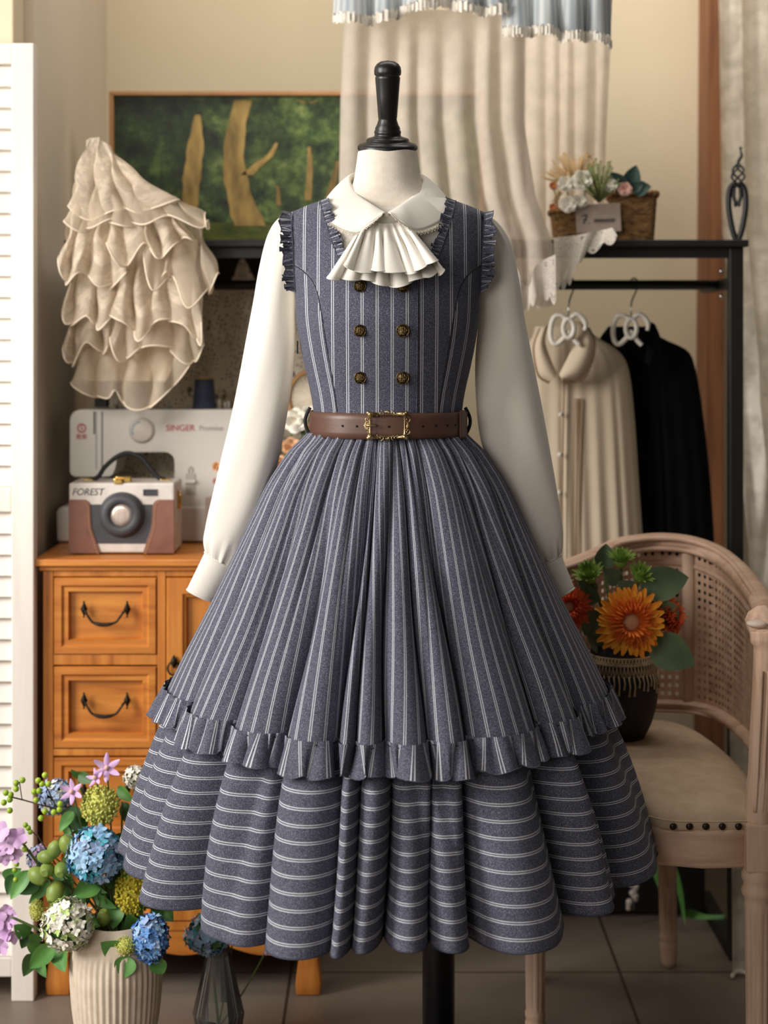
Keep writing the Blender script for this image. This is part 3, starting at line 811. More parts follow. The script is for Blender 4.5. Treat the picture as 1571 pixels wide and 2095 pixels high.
# ---- belt
belt = thing('belt', 'brown leather belt with an ornate gold buckle around the waist', 'belt', (XC, DC-.1, zy(865)))
def bring(th, z, off, ly=0):
    a = 152*SC+off; b = .093+off
    return Vector((XC+a*math.cos(th), DC+b*math.sin(th)*(1 if math.sin(th) < 0 else .9), z))
z0, z1 = zy(891), zy(840)
def sect(u, v, off):
    th = TAU*u
    if v < .25: return bring(th, lerp(z0, z1, v/.25), off+.0022)
    if v < .5: return bring(th, z1, lerp(off+.0022, off, (v-.25)/.25))
    if v < .75: return bring(th, lerp(z1, z0, (v-.5)/.25), off)
    return bring(th, z0, lerp(off, off+.0022, (v-.75)/.25))
m = MB(); m.grid(lambda u, v: sect(u, v, .0035), 128, 16, cu=True, cv=True); m.build('strap', M['leather'], belt)
m = MB(); 
def over(u, v):   # overlapping strap end on the right, through the buckle
    th = lerp(-PI/2-.22, -.14, u); k = v*4
    off = .0065
    if k < 1: return bring(th, lerp(z0+.001, z1-.001, k), off+.002)
    if k < 2: return bring(th, z1-.001, off+.002*(2-k))
    if k < 3: return bring(th, lerp(z1-.001, z0+.001, k-2), off)
    return bring(th, z0+.001, off+.002*(k-3))
m.grid(over, 60, 16, cv=True); m.build('strap_end', M['leather'], belt)
zc = (z0+z1)/2
for px in (702, 731, 795, 862, 888, 911, 927):
    x = XX(px, DC)-XC; th = -math.acos(max(-1, min(1, x/(152*SC+.008))))
    p = bring(th, zc, .0066+.0022 if px > 760 else .0062); nn = Vector((math.cos(th)/(152*SC), math.sin(th)/.093, 0)).normalized()
    R = Matrix.Translation(p) @ nn.to_track_quat('Z', 'Y').to_matrix().to_4x4()
    m = MB(); m.lathe([(0, .0002), (.0017, .0002), (.0018, .0001), (.0018, -.0003)], (0, 0, 0), 12, mat=R); m.build('strap_hole', M['hole'], belt)
m = MB(); th = -.42
m.grid(lambda u, v: bring(lerp(-.52, -.36, u), lerp(z0-.002, z1+.002, v), .0105), 8, 8); m.build('keeper', M['leather'], belt, solid=.002)
BD = DC-.093-.012
def B(px, py, d=0): return P(px, py, BD+d)
m = MB()
for a, b in (((757, 848), (828, 848)), ((757, 893), (828, 893)), ((757, 848), (757, 893)), ((828, 848), (828, 893))):
    n = 20; pts = [B(lerp(a[0], b[0], k/n), lerp(a[1], b[1], k/n)) for k in range(n+1)]
    m.tube(pts, [.0012+.0026*(abs(2*k/n-1))**5 for k in range(n+1)], 8)
for px, py, dx, dy in ((757, 848, -1, -1), (828, 848, 1, -1), (757, 893, -1, 1), (828, 893, 1, 1)):
    m.tube([B(px-dx*3, py), B(px+dx*.5, py+dy*1), B(px+dx*4, py+dy*4)], [.0034, .0042, .0022], 10); m.ball(B(px+dx*3, py+dy*3), .0034, 8)
    m.tube([B(px+dx*1, py-dy*8), B(px+dx*1.5, py), B(px+dx*2, py+dy*3)], [.0014, .003, .003], 8)
    m.tube([B(px-dx*16, py+dy*1.5), B(px-dx*6, py+dy*2), B(px, py+dy*2)], [.0008, .0026, .0034], 8)
def curl(cx, cy, r, a0, a1, grow=.35, w=.00075):
    pts = []
    for k in range(22):
        t = k/21; a = lerp(a0, a1, t); rr = r*lerp(1, grow, t); pts.append(B(cx+rr*math.cos(a), cy+rr*math.sin(a)))
    m.tube(pts, [w*lerp(1, .8, k/21) for k in range(22)]+[], 6); m.ball(pts[-1], w*1.6, 5)
for sx in (-1, 1):
    for sy in (-1, 1):
        ex = 757 if sx < 0 else 828; ey = 848 if sy < 0 else 893
        curl(ex+sx*5, 870.5+sy*11, 7, PI/2*sy if sx > 0 else PI-PI/2*sy*-1, (PI/2*sy-sx*sy*TAU*.95))
        curl(ex+sx*3, 870.5+sy*8, 4, 0, sy*sx*TAU*.9, .3, .0006)
        curl(792.5+sx*13, ey+sy*2, 6, PI/2*sy, PI/2*sy+sx*sy*TAU*.85, .3)
        curl(792.5+sx*22, ey+sy*1.5, 4.5, -PI/2*sy, -PI/2*sy-sx*sy*TAU*.7, .3, .0006)
for sx in (-1, 1):
    ex = 757 if sx < 0 else 828
    for k in range(-3, 4): m.tube([B(ex+sx*3, 870.5+k*.8), B(ex+sx*(13-abs(k)*1.3), 870.5+k*3.2)], [.0005, .0009], 5)
for sy in (-1, 1):
    ey = 848 if sy < 0 else 893
    for k in range(-2, 3): m.tube([B(792.5+k*.7, ey+sy*1), B(792.5+k*2.6, ey+sy*(9-abs(k)))], [.0005, .0008], 5)
m.build('buckle', M['brass'], belt)
m = MB(); m.tube([B(748, 870.5, 0), B(758, 870.3, -.002), B(767, 870.5, -.001), B(771, 870.5, .002)], [.0018, .0019, .0018, .0012], 8); m.build('prong', M['brass'], belt)

# ================================================================== CABINET
def cabinet():
    D = 2.815; x0 = XX(88, D); x1 = XX(662, D); ztop = .770; zb = ZZ(1905, D)
    t = thing('cabinet', 'orange stained wooden cabinet with panelled drawers and curved legs', 'cabinet', ((x0+x1)/2, D+.2, 0))
    m = MB(); prof = [(D-.018, ztop-.001), (D-.02, ztop-.004), (D-.016, ztop-.012), (D-.006, ztop-.018), (D, ztop-.020)]
    m.box(x0-.014, x1+.014, D-.016, D+.40, ztop-.013, ztop); m.box(x0-.006, x1+.006, D-.006, D+.395, ztop-.022, ztop-.013)
    m.build('cabinet_top', M['oak'], t, bevel=.003, bseg=3)
    m = MB()
    m.box(x0, x0+.018, D, D+.39, zb, ztop-.022); m.box(x1-.018, x1, D, D+.39, zb, ztop-.022)
    m.box(x0, x1, D+.37, D+.39, zb, ztop-.022); m.box(x0, x1, D+.025, D+.39, zb, zb+.015)
    xm0 = XX(322, D); xm1 = XX(339, D)
    m.box(xm0, xm1, D, D+.03, zb, ztop-.022)
    rows = [(1180, 1340), (1362, 1532), (1548, 1712), (1728, 1886)]
    zr = [ztop-.022]+[None]*4
    edges = [1172, 1180, 1340, 1362, 1532, 1548, 1712, 1728, 1886, 1905]
    for a, b in ((1165, 1180), (1340, 1361), (1533, 1547), (1713, 1727), (1887, 1905)):
        m.box(x0+.018, xm0, D+.001, D+.03, ZZ(b, D), ZZ(a, D))
    m.box(xm1, x1-.018, D+.001, D+.03, ZZ(1180, D), ztop-.022); m.box(xm1, x1-.018, D+.001, D+.03, zb, ZZ(1886, D))
    m.box(x0+.018, x1-.018, D+.03, D+.036, zb, ztop-.022)
    m.build('carcass', M['oakv'], t, bevel=.0015)
    for (a, b) in rows:
        m = MB(); za, zb_ = ZZ(a+2, D), ZZ(b-1, D); xa, xb = x0+.0195, xm0-.0015
        m.rectloft(xa, xb, zb_, za, D+.006, [(0, -.02), (0, .006), (.002, .008), (.013, .008), (.017, .004), (.0245, .004), (.0275, -.006), (.0275, -.007)])
        dr = m.build('drawer', M['oak'], t)
        zc = ZZ((a+b)/2-4, D); h = MB(); xc = (xa+xb)/2; W = .038; y = D+.002
        h.tube(cat([(xc-W, y, zc+.008), (xc-W+.004, y-.010, zc+.006), (xc-W*.72, y-.013, zc-.004), (xc-W*.5, y-.014, zc-.013), (xc, y-.015, zc-.017), (xc+W*.5, y-.014, zc-.013), (xc+W*.72, y-.013, zc-.004), (xc+W-.004, y-.010, zc+.006), (xc+W, y, zc+.008)], 5),
               [.0018]*6+[.0026, .0026, .0018]+[.0022]*6+[.0022, .0028, .0034, .0036, .0036, .0036, .0034, .0034, .0028, .0022]+[.0022]*7+[.0018, .0026, .0026]+[.0018]*6, 8)
        for sg in (-1, 1):
            for dz in (0,):
                o = len(h.v)
                cx = xc+sg*W; zz = zc+.008
                for (dx, dzz, dy) in ((0, .014, 0), (.0065, 0, 0), (0, -.014, 0), (-.0065, 0, 0), (0, 0, -.005)): h.v.append(Vector((cx+dx, y+dy+.001, zz+dzz)))
                for k in range(4): h.face((o+k, o+(k+1) % 4, o+4), smooth=False)
                h.ball((cx, y-.004, zz), .003, 6)
                h.ball((cx, y-.001, zz+.013), .002, 5); h.ball((cx, y-.001, zz-.013), .002, 5)
        h.build('handle', M['iron'], dr)
    m = MB(); m.rectloft(xm1+.0015, x1-.02, ZZ(1884, D), ZZ(1182, D), D+.006, [(0, -.02), (0, .006), (.002, .008), (.028, .008), (.03, .004), (.034, .003), (.036, -.006)])
    dr = m.build('door', M['oakv'], t)
    h = MB(); c = P(356, 1355, D-.004); h.tube([c+Vector((.0105*math.sin(a), -.004, -.010-.012*math.cos(a))) for a in [TAU*k/24 for k in range(24)]], .0018, 6, closed=True)
    h.tube([c+Vector((0, -.002, .013)), c+Vector((0, -.004, .004)), c+Vector((0, -.003, -.004)), c+Vector((0, -.002, -.009))], [.0008, .0055, .0045, .002], 8); h.build('ring_pull', M['iron'], dr)
    # scalloped apron
    n = 90; top = ZZ(1905, D); poly = []
    for k in range(n+1):
        u = k/n; x = lerp(x0+.03, x1-.03, u); s = abs(math.sin(PI*u*3)); z = ZZ(1935, D)-.018*s
        poly.append((x, z))
    m = MB(); m.prism(poly+[(x1-.03, top), (x0+.03, top)], D+.004, D+.02); m.build('apron', M['oak'], t)
    for i, (x, y) in enumerate(((x0+.027, D+.02), (x1-.027, D+.02), (x0+.027, D+.36), (x1-.027, D+.36))):
        m = MB(); pr = [(.0, .0), (.02, 0), (.021, .006), (.022, .025), (.0185, .05), (.021, .075), (.026, .1), (.027, top+.001)]
        for k in range(1, len(pr)-1):
            pass
        hs = [(.021, 0), (.0225, .02), (.0205, .04), (.0175, .062), (.021, .085), (.0265, .105), (.027, top+.002)]
        o = len(m.v)
        for r, z in hs:
            for (a, b) in ((-1, -1), (1, -1), (1, 1), (-1, 1)): m.v.append(Vector((x+a*r, y+b*r, z)))
        for k in range(len(hs)-1):
            for q in range(4): m.face((o+k*4+q, o+k*4+(q+1) % 4, o+(k+1)*4+(q+1) % 4, o+(k+1)*4+q))
        m.face((o+3, o+2, o+1, o)); L = o+(len(hs)-1)*4; m.face((L, L+1, L+2, L+3))
        m.build('leg', M['oakv'], t, bevel=.003)
cabinet()

# ---- sewing machine
def sewing():
    D = 3.03; t = thing('sewing_machine', 'white domestic sewing machine standing on the orange cabinet', 'sewing machine', (XX(300, D), D+.08, .77))
    def rp(pts): return [(XX(x, D), ZZ(y, D)) for x, y in pts]
    def rnd(cx, cy, r, a0, a1, n=6): return [(cx+r*math.cos(lerp(a0, a1, k/n)), cy+r*math.sin(lerp(a0, a1, k/n))) for k in range(n+1)]
    poly = rnd(165, 860, 22, PI, 1.5*PI)+rnd(490, 862, 24, -PI/2, 0)+[(514, 1048), (357, 1048)]+[(357, 955)]+rnd(337, 945, 20, 0, -PI/2)+rnd(258, 945, 20, -PI/2, -PI)+[(234, 964)]+rnd(220, 962, 13, 0, PI/2)+rnd(155, 963, 12, PI/2, PI)
    m = MB(); m.prism(rp(poly), D, D+.12); m.build('machine_body', M['plastic'], t, bevel=.005, bseg=3)
    m = MB(); poly = rnd(130, 1050, 13, PI, 1.5*PI)+rnd(515, 1050, 13, -PI/2, 0)+[(528, 1122)]+rnd(140, 1100, 22, PI/2, PI)
    b0 = ZZ(1110, D); m.prism([(x, max(z, .7735)) for x, z in rp(poly)], D-.006, D+.15); m.build('machine_base', M['plastic'], t, bevel=.005, bseg=3)
    m = MB(); m.box(XX(120, D), XX(528, D), D+.004, D+.14, .770, .7735); m.build('foot_pad', M['plasticg'], t)
    for x, w, a, b in ((193, 1.6, 842, 888), (209, 1.2, 842, 958), (197, .6, 842, 960)):
        m = MB(); m.box(XX(x-w, D), XX(x+w, D), D-.0006, D+.001, ZZ(b, D), ZZ(a, D)); m.build('thread_slot', M['dark'], t)
    c = P(290, 880, D); R = Matrix.Translation(c) @ Matrix.Rotation(PI/2, 4, 'X')
    m = MB(); m.lathe([(.0235, 0), (.0235, .007), (.021, .012), (.0195, .013), (0, .014)], (0, 0, 0), 36, mod=lambda a, r, z: r*(1+.015*math.cos(a*18)) if r > .015 else r, mat=R)
    dl = m.build('stitch_dial', M['velvet'], t)
    m = MB()
    for k in range(9):
        a = PI*.55+k*.23; m.box(-.0008, .0008, -.0008, .0008, -.002, .002, Matrix.Translation(c+Vector((.0165*math.cos(a), -.0142, .0165*math.sin(a)))) @ Matrix.Rotation(-a+PI/2, 4, 'Y'))
    m.build('dial_marks', M['blueprint'], dl)
    text('SINGER', 'brand_lettering', M['red'], .0165, P(369, 876, D-.0012), t, xs=1.0)
    text('Promise', 'model_lettering', M['greyprint'], .014, P(432, 876, D-.0012), t)
    c = P(167, 876, D-.001)
    m = MB(); m.tube([c+Vector((.0075*math.cos(TAU*k/28), 0, .0078*math.sin(TAU*k/28))) for k in range(28)], .0012, 6, closed=True, flat=.4); m.build('round_emblem', M['red'], t)
    text('S', 'emblem_letter', M['red'], .014, c, t)
    text('胜家', 'emblem_lettering', M['red'], .0105, P(167, 894, D-.0012), t)
    m = MB(); a, b = P(380, 968, D), P(400, 1012, D); m.box(a.x, b.x, D-.002, D, b.z, a.z); lv = m.build('tension_slot', M['plasticg'], t, bevel=.001)
    m = MB(); m.box(a.x-.001, b.x+.001, D-.008, D-.002, ZZ(988, D), ZZ(981, D)); m.build('slider', M['plastic'], lv, bevel=.001)
    m = MB(); m.tube(cat([P(387, 968, D-.001), P(386, 960, D-.003), P(390, 955, D-.003), P(394, 960, D-.003), P(393, 968, D-.001)], 4), .0007, 5); m.build('wire_guide', M['steel'], t)
    zt = ZZ(838, D)
    for x, h in ((449, 18), (461, 12), (468, 14)):
        m = MB(); m.lathe([(.002, zt-.001), (.002, zt+h*.00093), (.001, zt+h*.00093+.001), (0, zt+h*.00093+.001)], (XX(x, D+.06), D+.06, 0), 10); m.build('spool_pin', M['plasticg'], t)
    m = MB(); m.lathe([(.012, zt-.001), (.012, zt+.003), (.006, zt+.006), (0, zt+.0065)], (XX(258, D), D+.05, 0), 20); m.build('pressure_knob', M['plasticg'], t)
    m = MB(); m.lathe([(.003, zt-.001), (.003, zt+.006), (.006, zt+.007), (.006, zt+.009), (0, zt+.01)], (XX(232, D), D+.04, 0), 14); m.build('thread_guide', M['steel'], t)
    m = MB(); m.box(XX(200, D), XX(203, D), D+.05, D+.056, ZZ(1015, D), ZZ(972, D)); m.box(XX(194, D), XX(209, D), D+.04, D+.065, ZZ(1018, D), ZZ(1013, D)); m.build('presser_foot', M['steel'], t)
    D2 = D+.06; z = zt
    s = thing('thread_cone', 'navy blue cone of sewing thread on top of the white sewing machine', 'thread spool', (XX(418, D2), D2, z))
    c = (XX(418, D2), D2, 0)
    m = MB(); m.lathe([(.0, z), (.0225, z), (.0228, z+.002), (.0185, z+.054), (.0175, z+.0565), (.006, z+.0575)], c, 36, mod=lambda a, r, zz: r); m.build('thread', M['navy'], s)
    m = MB(); m.lathe([(.0165, z+.056), (.0165, z+.0585), (.007, z+.0592), (.0, z+.0592)], c, 24); m.build('cone_core', M['yellow'], s)
sewing()

# ---- camera shaped bag
def bag():
    D = 2.86; D1 = 2.965; t = thing('camera_shaped_handbag', 'camera shaped handbag of grey and brown leather on the cabinet', 'handbag', (XX(249, D), D+.05, .77))
    xa, xb = XX(141, D), XX(357, D); za, zb = .773, ZZ(988, D)
    m = MB(); m.box(xa, xb, D, D1, za, zb); m.build('bag_body', M['bagwhite'], t, bevel=.004, bseg=3)
    m = MB(); m.box(xa+.004, xb-.004, D-.0012, D, ZZ(1112, D), ZZ(1032, D)); m.build('dark_band', M['dark'], t)
    def panel(sg):
        L = [(141, 1022), (175, 1022), (184, 1030), (186, 1050), (188, 1078), (196, 1103), (206, 1132), (141, 1132)]
        if sg > 0: L = [(498-x, y) for x, y in L]
        pts = cat([Vector((x, 0, y)) for x, y in L[1:7]], 5); poly = [L[0]]+[(p.x, p.z) for p in pts]+[L[7]]
        poly = [(XX(x, D), ZZ(y, D)) for x, y in poly]
        m = MB(); m.prism(poly, D-.0035, D); pn = m.build('leather_panel', M['bagbrown'], t, bevel=.0008)
        m = MB()
        for k in range(0, len(pts)-1):
            a, b = pts[k], pts[k+1]; o = 5*(-1 if sg < 0 else 1)
            A = P(a.x+o, a.z+3, D-.004); Bq = P(b.x+o, b.z+3, D-.004); m.tube([A.lerp(Bq, .1), A.lerp(Bq, .75)], .0007, 5)
        m.build('stitching', M['stitch'], pn)
    panel(-1); panel(1)
    c = P(250, 1053, D); R = Matrix.Translation(c) @ Matrix.Rotation(PI/2, 4, 'X')
    m = MB(); m.lathe([(.040, 0), (.041, .003), (.039, .005), (.037, .0052), (.0365, .011), (.034, .014), (.024, .015), (.0205, .012), (.0195, .010)], (0, 0, 0), 48, mat=R); ln = m.build('lens_ring', M['dark'], t)
    m = MB(); m.lathe([(0, .0105), (.012, .0108), (.0196, .0100), (.0197, .009)][::-1], (0, 0, 0), 36, mat=R); m.build('lens_mirror', M['lens'], ln)
    m = MB(); a, b = P(293, 1001, D), P(322, 1014, D); m.rectloft(a.x, b.x, b.z, a.z, D, [(0, 0), (0, .002), (.002, .002), (.003, .0005)]); m.build('viewfinder', M['dark'], t)
    text('FOREST', 'front_lettering', M['dark'], .0175, P(179, 1007, D-.0006), t, shear=.25, xs=.93)
    hp = cat([P(178, 985, D+.05), P(200, 976, D+.05), P(215, 955, D+.05), P(240, 934, D+.05), P(262, 927, D+.05), P(288, 936, D+.05), P(305, 955, D+.05), P(322, 975, D+.05), P(342, 985, D+.05)], 6)
    m = MB(); m.tube(hp, .0042, 10, flat=.7); m.build('handle', M['black_loop'], t)
    for px in (182, 339):
        m = MB(); p = P(px, 984, D+.05); m.box(p.x-.009, p.x+.009, D+.042, D+.058, zb, zb+.003); m.build('handle_rivet', M['gold'], t, bevel=.001)
    m = MB(); p = P(253, 981, D+.01); m.box(p.x-.014, p.x+.014, D+.006, D+.02, zb, zb+.011); m.box(p.x-.016, p.x+.0, D-.002, D+.01, zb-.003, zb+.008); m.build('clasp', M['gold'], t, bevel=.002)
    m = MB(); m.tube([Vector((xb+.004, D+.05+.008*math.cos(a), ZZ(1030, D)+.013*math.sin(a))) for a in [TAU*k/20 for k in range(20)]], .0018, 6, closed=True); m.box(xb, xb+.003, D+.04, D+.06, ZZ(1045, D), ZZ(1008, D)); m.build('side_ring', M['gold'], t)
    for x in (165, 330):
        m = MB(); m.lathe([(.006, .770), (.006, .7735)], (XX(x, D), D+.02, 0), 12); m.build('stud_foot', M['bagbrown'], t)
bag()

# ================================================================== RACK, PAINTING, CURTAINS
RZ = 1.339
def rack():
    t = thing('clothes_rack', 'long black metal clothes rack with a top shelf and hanging rail', 'clothes rack', (.1, 3.1, 0))
    xl, xr = -.59, XX(1532, 2.95)
    m = MB(); m.box(xl, xr, 2.95, 3.30, RZ-.013, RZ); m.build('shelf', M['black'], t, bevel=.002)
    xp0, xp1 = XX(1481, 3.02), XX(1509, 3.02)
    m = MB(); m.box(xl+.02, xp0, 2.975, 2.995, RZ-.032, RZ-.013); m.build('shelf_apron', M['black'], t)
    for (x0, x1) in ((xp0, xp1), (xl+.0, xl+.026)):
        for y in ((3.26,) if x0 < 0 else (2.97,)):
            m = MB(); m.box(x0, x1, y, y+.026, 0, RZ-.013); m.build('post', M['black'], t, bevel=.002)
    m = MB(); m.box(xp0, xp1, 2.996, 3.28, .0, .025); m.build('foot_bar', M['black'], t)
    zr = ZZ(583, 3.1); m = MB(); m.tube([(xl+.02, 3.1, zr), (xp0+.01, 3.1, zr)], .0095, 12); m.build('hanging_rail', M['black'], t)
    m = MB(); m.box(xp0+.004, xp1-.004, 2.99, 3.27, zr-.01, zr+.01); m.build('rail_bracket', M['black'], t)
    for py in (555, 606):
        p = P(1479, py, 3.0); m = MB(); m.tube([p, p+Vector((-.004, 0, 0)), p+Vector((-.007, 0, 0))], [.003, .005, .003], 10); m.build('bolt', M['steel'], t)
    m = MB(); m.box(.06, xp0, 3.2, 3.27, .012, .21); m.build('lower_box', M['black'], t)
rack()
m = MB(); m.box(-.60, -.12, 3.33, 3.345, 0, 1.33); tag(m.build('back_board', M['darkboard']), 'dark brown board standing behind the lace cloth', 'board')

def finial():
    c = P(1508, 490, 3.05); t = thing('iron_finial', 'black wrought iron ornament with a twisted cage on the shelf end', 'ornament', (c.x, c.y, RZ))
    def q(px, py): return P(px, py, 3.05)+Vector((0, 0, RZ-c.z))
    m = MB()
    for sg in (-1, 1):
        m.tube(cat([q(1508, 489), q(1508+sg*9, 465), q(1508+sg*17, 420), q(1508+sg*16, 385), q(1508+sg*8, 370), q(1508, 374)], 6), .0056, 8)
        m.tube(cat([q(1508+sg*6, 378), q(1508+sg*7, 395), q(1508+sg*3, 410), q(1508+sg*6, 414)], 5), .0036, 6)
    m.build('loop', M['black'], t)
    m = MB()
    for k in range(4):
        pts = []
        for i in range(17):
            u = i/16; a = k*PI/2+u*PI*1.2; r = .0115*math.sin(PI*min(1, u))**.8+.001
            p = q(1510, lerp(372, 328, u)); pts.append(p+Vector((r*math.cos(a), r*math.sin(a), 0)))
        m.tube(pts, .0021, 6)
    m.build('twisted_cage', M['black'], t)
    m = MB(); m.tube(cat([q(1510, 330), q(1511, 322), q(1517, 312), q(1516, 305), q(1514, 296)], 5), [.003]*10+[.0026]*5+[.0018]*6, 8); m.ball(q(1515, 296), .003, 6); m.build('spike', M['black'], t)
finial()

def painting():
    D = 3.24; x0, x1 = XX(225, D), XX(990, D); z1 = ZZ(188, D); z0 = RZ
    t = thing('framed_painting', 'framed painting of a green forest with pale trunks on the black shelf', 'painting', ((x0+x1)/2, D, z0))
    w = .009
    for nm, b in (('a', (x0, x1, z1-w, z1)), ('b', (x0, x1, z0, z0+w)), ('c', (x0, x0+w, z0+w, z1-w)), ('d', (x1-w, x1, z0+w, z1-w))):
        m = MB(); m.box(b[0], b[1], D-.012, D+.02, b[2], b[3]); m.build('frame_side', M['lightwood'], t, bevel=.0015)
    m = MB(); m.box(x0+w, x1-w, D, D+.006, z0+w, z1-w); m.build('canvas', M['foliage'], t)
    m = MB(); m.box(x0+w, x1-w, D-.0008, D, z0+w, ZZ(455, D)); m.build('painted_meadow', M['meadow'], t)
    def trunk(pts, ws):
        m = MB(); L = cat([Vector((x, 0, y)) for x, y in pts], 6); n = len(L)-1
        def f(u, v):
            p = samp(L, u); w = interp([(k/(len(ws)-1), ww) for k, ww in enumerate(ws)], u)*(1+.05*math.sin(u*23)+.03*math.sin(u*51))
            return P(p.x+(v-.5)*w, p.z, D-.0016)
        m.grid(f, 40, 3); m.build('painted_trunk', M['trunk'], t)
    trunk([(404, 235), (400, 300), (392, 370), (388, 430)], [10, 34, 36, 30])
    trunk([(498, 205), (484, 260), (478, 330), (490, 400), (512, 462)], [34, 38, 44, 52, 66])
    trunk([(505, 358), (530, 335), (552, 318), (566, 292)], [26, 20, 14, 5])
    trunk([(632, 300), (634, 340), (630, 410)], [6, 12, 14]); trunk([(690, 330), (680, 380), (668, 420)], [8, 14, 18]); trunk([(568, 380), (570, 420)], [6, 10])
    trunk([(610, 205), (630, 212), (650, 205)], [10, 16, 4])
painting()

# ---- curtain with valance
def hang(m, x0, x1, ytop, ybot, D, n, amp, seed, nv=30, shear=None, u_sc=1.0):
    r = random.Random(seed); ce = cells(n, .25, seed)
    def f(u, v):
        yt = ytop(u) if callable(ytop) else ytop; yb = ybot(u) if callable(ybot) else ybot
        py = lerp(yt, yb, v); a = x0(py) if callable(x0) else x0; b = x1(py) if callable(x1) else x1
        x, w, am = foldf(u, ce)
        p = P(lerp(a, b, u), py, D)
        return p+Vector((.006*math.sin(PI*x)*v, -amp*am*(.5*math.cos(PI*x)+.5)*(.4+.6*v)+.008*math.sin(3*v+u*5), 0))
    m.grid(f, 200, nv, uvf=lambda u, v: (u*u_sc, v*u_sc*1.2)); return f
cur = thing('sheer_curtain', 'white sheer curtain with lace hem and blue pinstriped valance', 'curtain', P(970, 0, 2.9))
m = MB(); hang(m, lambda y: interp([(0, 704), (200, 696), (600, 690)], y), lambda y: interp([(0, 1075), (250, 1072), (400, 1096), (500, 1132), (640, 1138)], y), 20, lambda u: interp([(0, 560), (.6, 540), (.85, 590), (.92, 632), (1, 620)], u), 2.885, 7, .022, 61, 40, u_sc=.4)
m.build('sheer_panel', M['sheer'], cur)
m = MB(); hang(m, 1045, lambda y: interp([(0, 1252), (300, 1240), (490, 1236)], y), 60, 486, 3.20, 6, .02, 63, 20, u_sc=.25); m.build('sheer_panel', M['sheer'], cur)
def hemlace(path, depth, D, seed, name, n=120):
    tp = cat([P(x, y, D) for x, y in path], 10); m = MB()
    def f(u, v):
        p = samp(tp, u); sc = 1+.22*abs(math.sin(u*PI*len(path)*1.7))
        return p+Vector((0, -.003*math.sin(u*30), -depth*sc*v/F*D))
    m.grid(f, n, 10, uvf=lambda u, v: (u*len(path)*.05, v*depth*.001)); m.build(name, M['lacehem'], cur)
m = MB()
def lh(u, v):
    top = samp(LT, u); bot = samp(LB, u); sc = .012*abs(math.sin(u*PI*7))
    p = top.lerp(bot, v); return p+Vector((0, -.004*math.sin(u*14), -sc*v))
LT = cat([P(1055, 545, 2.862), P(1080, 590, 2.862), P(1095, 545, 2.862), P(1136, 520, 2.862)], 8); LB = cat([P(1060, 620, 2.862), P(1078, 625, 2.862), P(1105, 600, 2.862), P(1137, 612, 2.862)], 8)
m.grid(lh, 80, 14, uvf=lambda u, v: (u*.12, v*.09))
m.build('lace_hem', M['lacehem'], cur)
m = MB(); LT = cat([P(1132, 486, 2.93), P(1170, 482, 2.93), P(1215, 474, 2.93), P(1252, 466, 2.93)], 8); LB = cat([P(1134, 585, 2.925), P(1165, 572, 2.925), P(1192, 520, 2.925), P(1262, 482, 2.925)], 8)
m.grid(lh, 80, 14, uvf=lambda u, v: (u*.14, v*.09)); m.build('lace_hem', M['lacehem'], cur)
m = MB(); f1 = hang(m, 684, 1050, -80, lambda u: 40+12*math.sin(u*9)-18*u+(-10 if .55 < u < .95 else 0), 2.84, 5, .035, 71, 10, u_sc=.4); m.build('valance', M['valance'], cur)
m = MB(); f2 = hang(m, 1030, 1254, -80, lambda u: 66+20*u+4*math.sin(u*14), 2.85, 4, .03, 73, 10, u_sc=.25); m.build('valance', M['valance'], cur)
for ff in (f1, f2):
    m = MB(); r = random.Random(3)
    def tr(u, v, ff=ff):
        p = ff(min(1, u), 1); return p+Vector((.002*math.sin(u*310), -.004-.005*abs(math.sin(u*190)), (.5-v)*.016+.003*math.sin(u*250+v*2)))
    m.grid(tr, 300, 4, uvf=lambda u, v: (u*.3, v*.02)); m.build('valance_trim', M['velvet'], cur)

# ---- right lace curtain
lc = thing('lace_curtain', 'floor length embroidered white net curtain at the right edge', 'curtain', (XX(1560, 3.1), 3.08, 0))
m = MB(); ce = cells(7, .25, 91)
def lcf(u, v):
    z = lerp(2.3, .004, v)
    x0 = interp([(0, XX(1506, 2.96)), (.33, XX(1508, 3.0)), (.7, XX(1517, 3.07)), (1.05, XX(1512, 3.12)), (1.35, XX(1500, 3.34)), (1.36, XX(1497, 3.34)), (2.3, XX(1482, 3.36))], z)
    D0 = interp([(0, 2.84), (.3, 2.85), (.6, 2.88), (.8, 2.97), (1.1, 3.12), (1.36, 3.36), (2.3, 3.38)], z)
    if z < .62: x0 = lerp(XX(1491, 2.94), x0, max(0, (z-.5)/.12))
    x, w, am = foldf(u, ce)
    return Vector((x0+u*.30+.006*math.sin(PI*x), D0-u*.1+.022*am*math.cos(PI*x)+.05, z))
m.grid(lcf, 160, 60, uvf=lambda u, v: (u*.42, v*2.3)); m.build('net_panel', M['lacewin'], lc)
m = MB()
for k in range(60):
    pass
m.tube([lcf(u/80, 1)+Vector((0, 0, .003)) for u in range(81)], .004, 6); m.build('lace_hem', M['lacehem'], lc)

# ---- lace cloth behind the sewing machine
m = MB(); ce = cells(5, .2, 12)
def cf(u, v):
    x, w, am = foldf(u, ce); px = lerp(222, 660, u); top = 590-55*math.exp(-((px-497)/20)**2)-10*u; py = lerp(top, 1125, v)
    return P(px, py, 3.24)+Vector((0, -.012*math.cos(PI*x)*(1-.3*v)-.01*math.exp(-((px-497)/22)**2), 0))
m.grid(cf, 120, 50, uvf=lambda u, v: (u*.56+v*.15, v*.62-u*.13)); o = m.build('lace_cloth', M['crochet'], solid=0)
tag(o, 'beige crochet lace cloth hanging behind the sewing machine', 'lace cloth')

